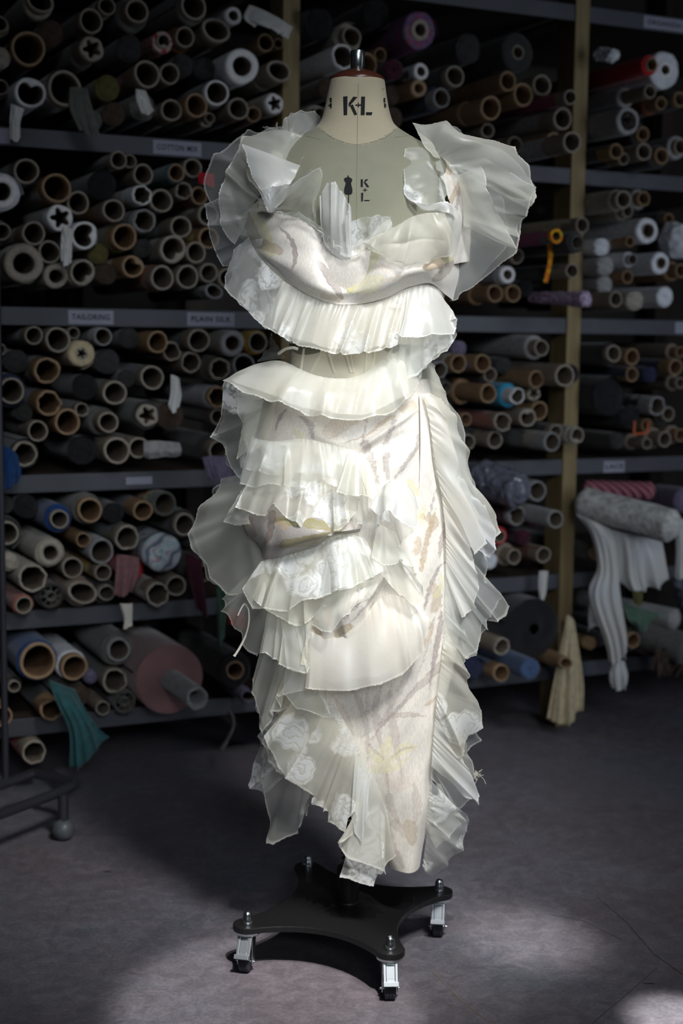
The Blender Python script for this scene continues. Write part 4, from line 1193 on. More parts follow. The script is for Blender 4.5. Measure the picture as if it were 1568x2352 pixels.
def paint(me, xy, base, strokes, var=.05, seed=3):
    x, y = xy; n = len(x); r = np.random.default_rng(seed)
    col = np.tile(np.array(base, float), (n, 1))
    jx = 1.0*np.sin(y*.33 + x*.11) + .7*np.sin(x*.7 - y*.21); jy = 1.0*np.sin(x*.29) + .6*np.sin(y*.63)
    for pts, wd, c, st in strokes:
        k = len(pts); A = resample([(p[0], p[1], w * .72) for p, w in zip(pts, wd)], max(12, k * 8), k > 2)
        d = np.full(n, 1e9); wsel = np.ones(n)
        sel = (x > A[:, 0].min() - 40) & (x < A[:, 0].max() + 40) & (y > A[:, 1].min() - 40) & (y < A[:, 1].max() + 40)
        if not sel.any(): continue
        xx = (x + jx)[sel][:, None]; yy = (y + jy)[sel][:, None]
        dd = np.hypot(xx - A[None, :, 0], yy - A[None, :, 1]) / np.maximum(A[None, :, 2], .5); dm = dd.min(1)
        a = np.clip((1.08 - dm) / .22, 0, 1); ed = np.exp(-((dm - .95) / .12) ** 2) * .75
        a = a * (.85 + .15*np.sin(xx[:, 0]*1.3 + yy[:, 0]*.9)) * st * 1.0 + ed * st * .6
        col[sel] = col[sel] * (1 - a[:, None]) + np.array(c) * a[:, None]
    at = me.color_attributes.new('print', 'FLOAT_COLOR', 'POINT')
    at.data.foreach_set('color', np.concatenate([col, np.ones((n, 1))], 1).astype(np.float32).ravel())
def brocade():
    m, nt, N, L, b = newmat('printed_satin_brocade')
    at = N.new('ShaderNodeVertexColor'); at.layer_name = 'print'; tc = N.new('ShaderNodeTexCoord')
    n = N.new('ShaderNodeTexNoise'); n.inputs['Scale'].default_value = 230; n.inputs['Detail'].default_value = 4; L.new(tc.outputs['Object'], n.inputs['Vector'])
    mp = N.new('ShaderNodeMapping'); mp.inputs['Scale'].default_value = (1, 1, .25); mp.inputs['Rotation'].default_value = (0, .6, 0); L.new(tc.outputs['Object'], mp.inputs[0])
    n2 = N.new('ShaderNodeTexNoise'); n2.inputs['Scale'].default_value = 420; L.new(mp.outputs[0], n2.inputs['Vector'])
    r = ramp(N, [(.35, (.90,.90,.90)), (.65, (1.05,1.04,1.02))]); L.new(n2.outputs['Fac'], r.inputs['Fac'])
    mx = N.new('ShaderNodeMixRGB'); mx.blend_type = 'MULTIPLY'; mx.inputs[0].default_value = 1; L.new(at.outputs[0], mx.inputs[1]); L.new(r.outputs[0], mx.inputs[2]); L.new(mx.outputs[0], b.inputs['Base Color'])
    bp = N.new('ShaderNodeBump'); bp.inputs['Strength'].default_value = .3; bp.inputs['Distance'].default_value = .0012; L.new(n.outputs['Fac'], bp.inputs['Height']); L.new(bp.outputs[0], b.inputs['Normal'])
    b.inputs['Roughness'].default_value = .36; b.inputs['Specular IOR Level'].default_value = .45; b.inputs['Sheen Weight'].default_value = .25
    b.inputs['Anisotropic'].default_value = .5
    return m
MT['brocade'] = brocade()

# --- the gown's close-fitting body (bodice + slim skirt): (py, xl, xr, half depth, centre q)
GB = [(556,575,1048,.122,.022),(600,596,1040,.128,.026),(650,618,1030,.126,.024),(700,634,1012,.118,.018),(745,646,996,.110,.012),(790,652,985,.104,.008)]
GS = [(868,650,985,.103,.004),(905,636,990,.106,.002),(950,612,1000,.114,.0),(1010,592,1012,.122,.0),(1080,578,1024,.127,.0),(1170,572,1040,.130,.0),(1260,576,1052,.128,.0),
      (1350,590,1056,.124,.0),(1450,612,1052,.118,.0),(1540,640,1036,.112,.0),(1600,668,1022,.106,.002),(1660,706,1012,.100,.005),(1720,750,1004,.094,.008),(1780,800,996,.086,.012),
      (1840,845,988,.078,.016),(1900,872,981,.070,.020),(1938,880,974,.064,.022),(1978,890,966,.058,.024)]
def body(name, sec, mat, fold, label, n=300, k=26, base=IVO, strokes=PRINT):
    rows = catmull(np.array(sec, float), k); m = len(rows)
    V = np.concatenate([ell(r, n, 2.1) for r in rows])
    th = np.tile(np.linspace(0, 2*np.pi, n, endpoint=False), m); yy = np.repeat(rows[:, 0], n)
    cx_ = np.repeat([v for v in V.reshape(m, n, 3).mean(1)[:, 0]], n)
    nr = np.stack([V[:, 0] - cx_, V[:, 1] - D0, np.zeros(len(V))], -1); nr /= np.linalg.norm(nr, axis=1, keepdims=True)
    px, py = project(V)
    V = V + nr * fold(px, py)[:, None]
    o = link(name, npmesh(name, V, grid_faces(n, m, True)), MT[mat] if mat in MT else OG[mat])
    if mat == 'brocade': paint(o.data, (px, py), base, strokes)
    return gpart(o, label)
def ridge(px, py, a, b, w, h):
    ax, ay = a; bx, by = b; L_ = math.hypot(bx-ax, by-ay); ux, uy = (bx-ax)/L_, (by-ay)/L_
    s = (px-ax)*ux + (py-ay)*uy; d = -(px-ax)*uy + (py-ay)*ux
    return h * np.exp(-(d/w)**2) * np.clip(s/(L_*.2), 0, 1) * np.clip((L_-s)/(L_*.3), 0, 1)
def skirt_fold(px, py):
    f = .0012*np.sin(px*.05 + py*.012) + .0012*np.sin(px*.021 - py*.034) + .0006*np.sin(px*.12+py*.07)
    f += ridge(px, py, (820,1035), (965,930), 9, .007) + ridge(px, py, (800,1030), (700,985), 12, .006) - ridge(px, py, (815,1050), (960,990), 13, .006)
    f += ridge(px, py, (905,1090), (968,1000), 12, .004) + ridge(px, py, (845,1200), (900,1360), 14, .006) - ridge(px, py, (880,1200), (930,1350), 12, .004)
    low = np.clip((py - 1650) / 300, 0, 1)
    f += low * (.0030*np.sin(px*.10 + py*.01) + .0018*np.sin(px*.045 - py*.03 + 1)) + ridge(px, py, (985,1500), (960,1990), 9, .004)
    return f
body('skirt_panel', GS, 'brocade', skirt_fold, 'ivory brocade printed with taupe leaves and a yellow flower')
body('bodice', GB, 'brocade', lambda x, y: .0015*np.sin(x*.05+y*.03), None, n=200, k=16)
# tulle corset seen at the waist, with boning
def corset_mat():
    m, nt, N, L, b = newmat('corset_tulle')
    b.inputs['Base Color'].default_value = (.74,.68,.52,1); b.inputs['Roughness'].default_value = .8
    tc = N.new('ShaderNodeTexCoord'); w1 = N.new('ShaderNodeTexWave'); w1.bands_direction = 'DIAGONAL'; w1.inputs['Scale'].default_value = 260; L.new(tc.outputs['Object'], w1.inputs['Vector'])
    r = ramp(N, [(.3, (.62,.57,.44)), (.7, (.88,.84,.70))]); L.new(w1.outputs['Fac'], r.inputs['Fac']); L.new(r.outputs[0], b.inputs['Base Color']); return m
MT['tulle'] = corset_mat(); MT['boning'] = cloth_mat('boning_tape', (.80,.76,.62), .7, .05, 80, .1)
CS = [(760,662,972,.0935,.006),(800,665,966,.0925,.005),(840,664,966,.0925,.004),(880,660,972,.094,.003)]
co = body('corset', CS, 'tulle', lambda x, y: x*0, 'sheer tulle corset with cream boning', n=96, k=5)
cv = [Vector(v.co) for v in co.data.vertices]; cb = BVHTree.FromPolygons(cv, [tuple(p.vertices) for p in co.data.polygons])
for a, b_ in (((745,795),(714,856)), ((752,800),(768,856)), ((800,795),(812,856)), ((842,795),(838,856)), ((862,800),(852,856)), ((875,795),(900,780)), ((790,800),(806,856)), ((905,790),(872,850)), ((700,800),(690,860))):
    P = [drape_pt(a[0]*(1-t)+b_[0]*t, a[1]*(1-t)+b_[1]*t, .0012, cb) for t in np.linspace(0, 1, 8)]; P = [p for p in P if p]
    q = MB(); V = []
    for p in P: V += [p + Vector((-.0028, 0, 0)), p + Vector((0, -.0012, 0)), p + Vector((.0028, 0, 0))]
    q.add(V, [(i*3+j, i*3+j+1, i*3+j+4, i*3+j+3) for i in range(len(P)-1) for j in range(2)]); gpart(q.build('boning', MT['boning']), None)

def brocade_patch(name, rows, strokes, label=None, base=IVO, **k):
    o = patch(name, rows, 'brocade', label=label, **k)
    n = len(o.data.vertices); co_ = np.empty(n * 3, np.float32); o.data.vertices.foreach_get('co', co_); px, py = project(co_.reshape(-1, 3).astype(float)); paint(o.data, (px, py), base, strokes)
    return o
# draped bust band with a deep V fold
YG = (.50,.48,.16)
BSTR = [([(585,500),(600,540),(620,580)], (16,30,16), YEL, .75), ([(560,480),(575,520),(590,560)], (10,16,18), TAU, .6), ([(600,560),(640,575)], (16,14), OCH, .7),
  ([(640,520),(668,550),(678,590),(670,620)], (2,6,7,2), TAU, .9), ([(720,510),(745,560),(775,620),(790,660)], (5,9,14,6), TAU, .7), ([(730,600),(760,640),(785,685)], (5,16,5), TAU, .8), ([(740,680),(780,688)], (8,8), OCH, .6),
  ([(790,600),(800,640),(805,665)], (22,20,12), YG, .8), ([(815,650),(845,600),(860,580)], (12,24,18), YEL, .65), ([(810,665),(850,655),(870,640)], (10,26,14), YEL, .55), ([(770,570),(785,620)], (10,12), YG, .5),
  ([(690,480),(720,500)], (9,11), OCH, .7), ([(980,615),(1010,600),(1040,600)], (12,22,18), OCH, .9), ([(1000,640),(1020,625),(1045,580)], (10,14,8), (.45,.38,.32), .8), ([(1020,600),(1040,590)], (8,10), YEL, .7), ([(860,610),(900,620)], (10,14), PINKY, .6), ([(880,645),(950,630)], (6,4), OCH, .35)]
brocade_patch('bust_drape', [
  [(546,500,-.02),(556,478,.03),(600,484,.085),(660,492,.125),(712,512,.142),(752,566,.140),(792,612,.108),(822,588,.135),(870,560,.152),(930,560,.155),(985,565,.135),(1030,560,.085),(1054,548,.0)],
  [(552,530,-.02),(572,530,.045),(615,540,.105),(668,560,.142),(722,590,.158),(768,632,.145),(802,648,.108),(838,628,.150),(880,604,.170),(935,600,.170),(985,598,.145),(1030,590,.09),(1056,575,.0)],
  [(560,552,-.02),(580,562,.05),(618,590,.108),(668,622,.145),(722,652,.165),(768,672,.160),(800,672,.142),(838,668,.168),(880,648,.174),(935,628,.170),(985,618,.150),(1028,630,.09),(1054,622,.0)],
  [(566,570,-.02),(588,585,.045),(624,620,.090),(668,655,.122),(722,684,.136),(768,697,.140),(800,699,.140),(840,695,.142),(885,684,.140),(935,664,.134),(985,650,.118),(1022,676,.06),(1040,690,.0)]],
  BSTR, 'satin bust drape with yellow and taupe print', folds=3, amp=.004, lateral=.2, ns=420, nt=150, gather=.0, hemwave=0, crumple=.003, seed=4)
# satin strap over the right shoulder
brocade_patch('shoulder_strap', [[(1004,350,.02),(1036,368,.02),(1062,398,.02),(1078,440,.01),(1082,520,.0),(1078,600,-.01)],
  [(975,366,.06),(1003,392,.075),(1022,430,.085),(1036,480,.10),(1034,540,.095),(1020,610,.08)]],
  [([(1015,370),(1030,395)], (8,10), OCH, .8), ([(1030,470),(1052,430),(1058,410)], (8,9,3), OCH, .8), ([(1048,480),(1056,430)], (5,4), TAU, .7)], None, folds=3, amp=.005, ns=120, nt=80, seed=8, lateral=.3)
# left sleeve cap of brocade showing through the veil
brocade_patch('shoulder_strap', [[(700,312,.03),(672,360,.05),(650,400,.07),(610,450,.05),(566,482,.02),(548,500,-.02)],
  [(712,330,.075),(690,380,.10),(664,430,.115),(640,470,.12),(620,484,.11),(600,486,.09)]], [([(575,470),(610,470)], (9,12), YEL, .5), ([(560,470),(590,440),(620,420)], (5,7,3), TAU, .6)], None, folds=2, amp=.003, ns=100, nt=50, seed=9, lateral=.2)
# satin pouches in the skirt
brocade_patch('satin_pouch', [
  [(556,1186,.07),(590,1170,.11),(640,1150,.135),(700,1150,.145),(760,1170,.145),(830,1200,.13)],
  [(564,1215,.085),(600,1215,.135),(650,1205,.165),(700,1205,.175),(760,1215,.168),(832,1212,.145)],
  [(575,1238,.085),(600,1250,.130),(650,1250,.165),(700,1240,.178),(760,1226,.170),(828,1216,.145)],
  [(585,1240,.07),(612,1286,.115),(650,1275,.135),(700,1262,.145),(760,1232,.145),(826,1220,.132)]],
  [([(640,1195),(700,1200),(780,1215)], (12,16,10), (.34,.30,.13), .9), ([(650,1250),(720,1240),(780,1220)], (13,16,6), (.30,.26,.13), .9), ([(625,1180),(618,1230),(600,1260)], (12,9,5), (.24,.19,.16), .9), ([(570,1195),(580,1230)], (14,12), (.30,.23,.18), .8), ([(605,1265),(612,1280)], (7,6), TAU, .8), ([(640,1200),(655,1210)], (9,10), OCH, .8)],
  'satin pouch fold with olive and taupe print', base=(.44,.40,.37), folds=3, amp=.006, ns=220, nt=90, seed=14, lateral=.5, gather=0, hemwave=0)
brocade_patch('satin_pouch', [
  [(716,1370,.10),(760,1340,.13),(820,1310,.14),(882,1290,.13)],
  [(712,1420,.12),(760,1400,.155),(820,1380,.165),(880,1330,.14)],
  [(712,1450,.12),(755,1469,.135),(815,1452,.145),(876,1350,.13)]],
  [([(720,1430),(732,1455)], (14,10), OCH, .8), ([(775,1455),(800,1440)], (13,12), (.52,.42,.26), .8), ([(790,1420),(840,1370),(870,1320)], (3,4,2), TAU, .6), ([(805,1430),(850,1380),(868,1350)], (3,4,2), TAU, .6), ([(750,1390),(760,1430)], (14,12), (.72,.58,.42), .5)],
  'small satin pouch with ochre print', folds=3, amp=.006, ns=160, nt=80, seed=15, lateral=.4, gather=0, hemwave=0)
# placket down the right-hand seam
brocade_patch('placket', [[(963,905,.076),(966,1000,.089),(962,1120,.098),(960,1240,.102)], [(979,905,.072),(986,1000,.084),(992,1060,.088),(1002,1120,.086)]],
  [([(972,1165),(975,1180)], (7,7), YEL, .5)], None, folds=5, amp=.0012, ns=160, nt=14, seed=16, lateral=0, gather=0, hemwave=0)
# ------------------------------------------------------------------ ruffles
def ruf(seam_, hem, mat, folds, amp, seed, label=None, mid=None, name='ruffle', **k):
    rows = [seam_] + (mid or []) + [hem]
    return patch(name, rows, mat, folds=folds, amp=amp, seed=seed, label=label, **k)
C0 = (False, False); C1 = (True, False)

# ---- left shoulder
ruf([(700,306,.02),(690,316,.02),(672,326,.01),(652,322,.0)], [(741,288,-.06),(723,255,-.05),(690,253,-.02),(655,268,.0),(648,292,.01)], 'sheer', 2, .008, 21, 'small ruffle standing at the back of the left shoulder', smooth=C1)
ruf([(700,306,.02),(690,316,.02),(672,326,.01),(652,322,.0)], [(738,292,-.07),(700,262,-.06),(668,262,-.03),(640,290,-.01),(604,293,-.01)], 'veil', 2, .008, 22, smooth=C1)
# upper shoulder veil
ruf([(700,308,.03),(690,345,.055),(668,390,.08),(640,440,.095),(617,486,.10)],
    [(692,305,.05),(640,300,.02),(590,303,.03),(551,312,.05),(546,345,.06),(560,375,.07),(580,410,.09),(598,450,.11),(613,487,.115)],
    'ivory', 3, .012, 23, 'large ruffle folded back over the left shoulder', bulge=.02, smooth=C1)
# white turned-over band sweeping into the standing frill
ruf([(690,380,.10),(660,432,.13),(630,470,.125),(617,488,.12)], [(556,330,.09),(578,400,.11),(600,450,.13),(615,488,.13)], 'white', 1, .006, 24, 'white turned-back fold on the left shoulder', bulge=.012, smooth=C0)
ruf([(617,488,.12),(640,478,.13),(680,486,.14),(725,512,.15)], [(617,478,.14),(640,442,.17),(668,430,.175),(695,408,.18),(715,388,.185),(737,384,.18),(743,398,.175),(735,430,.17),(724,470,.165)], 'sheer', 2, .010, 25,
    'standing frill curving up over the chest', bulge=.01, smooth=C1)
ruf([(625,484,.13),(655,455,.145),(690,425,.16),(722,395,.17)], [(600,440,.14),(648,428,.165),(680,414,.175),(716,386,.185)], 'white', 1, .005, 26, smooth=C1)
# layered sleeve veils, left
ruf([(700,310,.01),(662,380,.03),(610,440,.04),(562,486,.02)], [(648,290,-.05),(600,296,-.05),(545,318,-.04),(500,352,-.03),(474,400,-.03),(469,430,-.03),(480,464,-.02),(500,480,-.01)], 'veil', 4, .014, 27, 'sheer outer sleeve layer, left')
ruf([(610,450,.03),(580,490,.02),(572,530,.0),(580,575,.0)], [(560,440,.0),(515,452,.0),(468,466,.01),(478,500,.01),(481,540,.0),(495,590,-.01),(520,612,-.01),(540,620,.0)], 'veil', 5, .014, 29, 'sheer lower sleeve layer, left', smooth=C1)
ruf([(600,440,.05),(575,480,.04),(562,520,.02)], [(545,345,.04),(520,400,.04),(500,450,.04),(505,500,.03),(520,540,.02),(540,560,.02)], 'sheer', 3, .010, 31)
# narrow frill along the top of the bust band
ruf([(598,484,.10),(630,490,.125),(680,494,.142),(722,520,.155),(758,572,.160),(795,606,.150),(822,592,.155)],
    [(596,462,.11),(625,478,.138),(665,486,.150),(710,500,.158),(748,530,.166),(790,588,.168),(832,578,.168)], 'sheer', 10, .009, 32, 'crumpled little frill edging the bust band', gather=.002, crumple=.003)
ruf([(600,488,.10),(640,494,.13),(690,500,.146),(730,530,.157),(765,585,.160),(800,610,.150)], [(588,450,.11),(630,485,.14),(680,492,.155),(720,512,.16),(752,560,.168),(806,596,.17)], 'veil', 8, .008, 33)
# centre front upright fold
ruf([(742,560,.150),(765,585,.155),(790,600,.155),(806,588,.155)], [(734,452,.165),(750,424,.17),(772,418,.175),(784,440,.18),(800,468,.18),(806,478,.18)], 'white', 2, .010, 34, 'white pointed frill standing at the centre front', smooth=C1, mid=[[(736,500,.165),(760,510,.175),(785,520,.178),(807,520,.172)]], nt=60)
ruf([(796,590,.158),(808,592,.160)], [(790,500,.185),(806,476,.18)], 'white', 1, .004, 35, ns=60, nt=60)
ruf([(800,592,.150),(820,585,.155),(840,572,.158),(862,566,.158)], [(806,506,.165),(840,500,.172),(870,496,.176),(897,496,.178),(901,520,.176),(903,532,.172)], 'rose', 2, .008, 36, 'sheer jacquard frill right of the centre', smooth=C0)
# organza collar folded over the right of the bust
ruf([(903,530,.172),(930,505,.174),(960,492,.172),(1000,487,.165),(1022,490,.155)],
    [(832,556,.180),(860,578,.186),(900,602,.190),(930,609,.188),(985,602,.170),(1030,585,.135),(1042,560,.12)], 'ivory', 4, .010, 37, 'sheer collar folded down over the right bust', bulge=.02, smooth=C1)
ruf([(897,497,.174),(900,530,.176)], [(832,556,.182),(896,588,.19)], 'sheer', 1, .004, 38, ns=60)
# curl at the right armhole with its white edge
ruf([(985,486,.13),(1010,480,.135),(1022,490,.14),(1015,505,.145),(1000,510,.15)], [(945,462,.14),(985,470,.15),(1025,462,.15),(1048,482,.14),(1058,520,.125),(1050,565,.115),(1036,592,.12)], 'white', 2, .006, 39, 'curled white collar edge at the right armhole', bulge=.012)
# ---- right shoulder
ruf([(985,340,.04),(995,380,.07),(1015,430,.095),(1025,470,.11)], [(958,335,.06),(928,345,.09),(926,385,.11),(930,430,.13),(945,460,.14),(985,486,.14)], 'rose', 3, .010, 40, 'sheer jacquard facing turned in at the right armhole', bulge=.012, smooth=C1)
ruf([(990,350,.04),(1000,362,.05),(1012,368,.05)], [(950,284,.02),(958,300,.05),(972,330,.07),(1000,362,.08)], 'ivory', 1, .006, 41, ns=90, bulge=.01)
ruf([(985,352,.04),(992,352,.045),(1002,354,.05),(1014,362,.05),(1030,380,.05)],
    [(948,284,.03),(985,281,.02),(1025,284,.02),(1060,305,.03),(1110,320,.02),(1150,328,.01),(1186,336,.0),(1190,356,.0),(1216,380,-.01),(1224,405,-.02),(1233,432,-.02),(1231,448,-.02),(1212,480,-.02)],
    'ivory', 2, .014, 42, 'big puffed ruffle over the right shoulder', bulge=.035, smooth=C1, ns=240, nt=70, lateral=.5)
ruf([(985,352,.03),(1000,354,.03),(1020,366,.03),(1040,390,.03)],
    [(960,290,.0),(1010,284,-.03),(1080,318,-.04),(1150,340,-.05),(1200,385,-.05),(1230,430,-.05),(1224,460,-.05)], 'veil', 2, .016, 43, smooth=C1, bulge=.02, ns=200)
ruf([(1030,380,.05),(1052,410,.05),(1062,450,.045),(1066,500,.04)],
    [(1112,362,.04),(1160,390,.02),(1232,430,.0),(1226,455,.0),(1205,500,-.01),(1198,520,-.01),(1196,542,-.01),(1192,546,-.01)], 'sheer', 2, .016, 44, 'middle layer of the right shoulder ruffle', smooth=C0, ns=220, nt=60)
ruf([(1048,405,.06),(1060,440,.06),(1064,480,.055),(1064,520,.05)], [(1100,380,.09),(1122,425,.09),(1140,480,.07),(1165,530,.04),(1190,575,.02),(1172,565,.02)], 'ivory', 2, .014, 45, 'twisted white fold in the right shoulder ruffle', smooth=C0, bulge=.014, ns=180)
ruf([(1062,440,.03),(1066,500,.03),(1064,560,.02),(1050,640,.0)], [(1200,500,-.03),(1190,560,-.03),(1186,580,-.03),(1150,612,-.03),(1110,642,-.03),(1060,674,-.02),(1030,694,-.01)],
    'sheer', 2, .010, 46, 'lower sail of the right shoulder ruffle', smooth=C0, ns=220, nt=60)
ruf([(1062,440,.02),(1068,500,.02),(1066,560,.01),(1052,640,-.01)], [(1140,430,-.05),(1170,530,-.05),(1150,590,-.05),(1100,636,-.05),(1040,688,-.03)], 'veil', 2, .010, 47)
ruf([(1010,368,.07),(1022,400,.085),(1030,440,.10)], [(1000,372,.09),(1008,410,.105),(1018,460,.12)], 'sheer', 2, .006, 48, ns=80)
# ---- under the bust band
ruf([(572,545,.05),(590,585,.08),(625,622,.105),(662,655,.125)], [(540,570,.05),(522,625,.06),(511,662,.07),(545,692,.09),(590,735,.11),(612,755,.12)], 'rose', 3, .012, 49, 'rose jacquard ruffle under the left arm', smooth=C0)
ruf([(580,560,.04),(600,600,.07),(640,645,.10)], [(556,565,.03),(535,620,.04),(525,670,.05),(560,705,.07),(620,755,.09)], 'roseveil', 3, .012, 50, smooth=C0)
ruf([(650,645,.118),(700,678,.130),(745,692,.136),(800,697,.138),(860,690,.136),(915,672,.130),(945,660,.124)],
    [(604,748,.13),(646,772,.15),(700,796,.165),(760,812,.172),(830,814,.175),(880,802,.172),(912,792,.166)], 'rosedense', 9, .011, 51, 'long rose jacquard ruffle under the bust band', smooth=C1, ns=260)
ruf([(650,645,.112),(720,682,.126),(800,693,.130),(880,682,.128),(945,658,.12)], [(625,755,.12),(700,785,.14),(790,800,.15),(870,795,.15),(915,780,.15)], 'cream', 8, .010, 52)
ruf([(930,662,.128),(958,654,.124),(985,654,.115),(1010,672,.09),(1028,700,.06)], [(908,792,.16),(915,776,.162),(985,772,.155),(1046,768,.12),(1050,755,.11),(1036,720,.09)], 'white', 3, .012, 53, 'white flared ruffle at the right of the waist', smooth=C0)
ruf([(935,664,.12),(985,658,.11),(1024,700,.06)], [(905,884,.135),(930,872,.14),(960,862,.14),(985,836,.13),(1030,800,.11),(1050,768,.09)], 'sheer', 3, .014, 54, 'sheer under-layer hanging at the right of the waist', smooth=C0, ns=200, nt=60)
ruf([(940,672,.11),(985,664,.10),(1020,706,.06)], [(915,850,.12),(950,870,.12),(985,832,.11),(1040,784,.08)], 'roseveil', 3, .012, 55, smooth=C0)
# panel between waist and hip on the right (sheer over brocade)
ruf([(870,780,.12),(905,760,.125),(950,750,.12),(975,770,.10)], [(872,905,.13),(905,925,.13),(940,905,.125),(968,862,.11)], 'sheer', 3, .010, 56)
# ---- waist ruffle
ruf([(590,835,.04),(640,822,.085),(662,832,.105),(700,856,.125),(745,868,.134),(800,870,.136),(838,862,.134),(852,845,.13),(900,812,.12),(930,800,.11)],
    [(511,874,.08),(545,895,.12),(590,908,.145),(640,928,.165),(700,948,.178),(760,962,.182),(830,966,.182),(885,952,.175),(935,918,.160),(962,880,.13)], 'ivory', 7, .010, 57, 'broad ivory ruffle across the waist', bulge=.012, smooth=C1, ns=300, nt=60)
ruf([(600,838,.03),(662,836,.10),(745,870,.128),(838,866,.13),(930,806,.10)], [(530,872,.06),(600,900,.12),(700,935,.16),(830,950,.165),(940,905,.14)], 'cream', 7, .008, 58, ns=240)
ruf([(626,775,.03),(640,800,.05),(655,822,.07)], [(625,765,-.02),(612,800,-.02),(590,832,-.01)], 'veil', 1, .006, 59)
# left hip corner falls
ruf([(600,905,.11),(585,935,.09),(585,980,.08),(580,1010,.08)], [(512,874,.08),(511,920,.07),(509,955,.06),(488,1000,.04),(505,1035,.04),(530,1072,.05),(552,1100,.06)], 'roseveil', 3, .014, 60, 'sheer jacquard ruffle falling off the left hip', smooth=C0)
ruf([(640,880,.06),(632,940,.06),(624,985,.06),(610,1020,.06)], [(560,900,.05),(560,950,.05),(560,1000,.05),(570,1040,.06)], 'ivory', 2, .006, 161, smooth=C0)
ruf([(612,900,.12),(600,940,.105),(590,985,.09),(584,1010,.085)], [(545,900,.10),(548,950,.09),(553,1000,.08),(545,1050,.07),(575,1030,.08)], 'sheer', 3, .012, 61, smooth=C0)
ruf([(600,915,.08),(588,960,.06),(580,1010,.05)], [(520,890,.02),(516,960,.0),(496,1004,-.01),(530,1070,.0),(560,1110,.02)], 'veil', 3, .012, 62, smooth=C0)
# ---- left hip ruffles
ruf([(576,1000,.085),(600,1012,.105),(645,1014,.128),(700,1006,.14),(745,1018,.145),(800,1030,.145),(832,1046,.142)],
    [(552,1108,.11),(585,1120,.135),(615,1112,.15),(660,1118,.165),(705,1118,.172),(738,1104,.175),(800,1128,.178),(864,1142,.168)], 'sheer', 7, .014, 63, 'sheer ruffle across the left hip', smooth=C1, ns=260, nt=60)
ruf([(800,1030,.145),(832,1046,.145),(850,1064,.14)], [(770,1128,.18),(820,1140,.182),(868,1142,.17),(866,1120,.165)], 'ivory', 2, .012, 64, smooth=C0)
ruf([(582,1008,.08),(645,1018,.12),(720,1012,.135),(800,1036,.138)], [(562,1078,.10),(640,1090,.14),(700,1085,.15),(790,1100,.155)], 'rose', 6, .010, 65)
ruf([(590,1060,.09),(640,1080,.12),(700,1090,.13),(770,1100,.135),(830,1130,.13)],
    [(538,1168,.12),(575,1178,.14),(608,1187,.155),(628,1165,.16),(668,1196,.172),(720,1224,.178),(760,1228,.176),(800,1200,.170),(832,1140,.15)], 'rosedense', 7, .014, 66, 'jacquard ruffle with pointed hem over the satin pouch', smooth=C0, ns=280, nt=60)
ruf([(780,1050,.13),(830,1060,.135),(860,1090,.13)], [(815,1218,.16),(850,1170,.165),(868,1142,.16)], 'sheer', 2, .008, 67, smooth=C0)
# ---- outer left fan
ruf([(580,1085,.05),(566,1140,.06),(566,1190,.07),(590,1240,.09),(612,1284,.10)], [(510,1098,.02),(475,1145,.01),(430,1226,.0),(434,1244,.0),(458,1285,.01),(490,1330,.02),(530,1362,.04),(572,1362,.06)], 'sheer', 4, .018, 68, 'wide sheer fan jutting out at the left hip', smooth=C0, ns=240, nt=60)
ruf([(585,1080,.03),(572,1160,.04),(600,1270,.07)], [(548,1080,-.02),(500,1116,-.04),(440,1222,-.05),(460,1275,-.04),(500,1340,-.02),(560,1366,.02)], 'veil', 4, .016, 69, smooth=C0)
ruf([(610,1120,.10),(590,1150,.10),(570,1190,.09)], [(560,1120,.10),(510,1200,.09),(552,1206,.10),(575,1205,.11)], 'sheer', 2, .008, 71, smooth=C0)
# ---- centre ruffles below the pouch
ruf([(600,1290,.11),(640,1278,.13),(700,1262,.14),(755,1240,.145),(800,1222,.14),(835,1238,.14)],
    [(556,1352,.12),(573,1396,.14),(620,1398,.155),(662,1403,.165),(690,1380,.17),(734,1372,.175),(800,1350,.178),(845,1332,.176),(880,1312,.165)], 'rosedense', 6, .015, 72, 'jacquard ruffle across the middle of the skirt', smooth=C0, ns=280, nt=60)
ruf([(610,1290,.105),(700,1266,.13),(800,1226,.135)], [(580,1370,.12),(640,1420,.14),(690,1440,.145),(735,1400,.15),(812,1370,.155),(860,1330,.15)], 'ivory', 6, .014, 73, ns=220)
ruf([(760,1240,.14),(800,1226,.143),(838,1236,.143)], [(735,1372,.178),(800,1352,.185),(880,1312,.17)], 'sheer', 2, .012, 74, smooth=C0)
ruf([(770,1330,.15),(820,1316,.152),(872,1312,.14)], [(712,1436,.155),(735,1450,.168),(762,1452,.172),(800,1400,.172),(850,1372,.162),(878,1330,.145)], 'sheer', 3, .010, 75, 'sheer flounce over the small pouch', smooth=C0)
# handkerchief flounces at the centre
ruf([(885,1112,.145),(905,1099,.15),(925,1106,.145)], [(850,1166,.19),(866,1174,.205),(895,1174,.215),(925,1200,.215),(958,1214,.195),(953,1165,.17)], 'white', 2, .012, 76, 'white handkerchief flounce at the centre front', smooth=C0, bulge=.02, nt=60)
ruf([(858,1160,.16),(880,1168,.165),(893,1172,.17)], [(862,1236,.165),(862,1200,.175),(888,1190,.185),(893,1212,.18)], 'white', 1, .008, 77, smooth=C0)
ruf([(893,1172,.17),(920,1180,.17),(950,1200,.165)], [(914,1254,.17),(930,1236,.18),(958,1214,.172)], 'sheer', 2, .006, 78, smooth=C0)
ruf([(860,1200,.14),(885,1210,.145),(915,1230,.14),(935,1250,.13)], [(852,1280,.16),(880,1300,.178),(915,1290,.178),(945,1300,.165),(958,1330,.15)], 'ivory', 3, .014, 79, 'ivory flounce below the handkerchief', smooth=C1, nt=60)
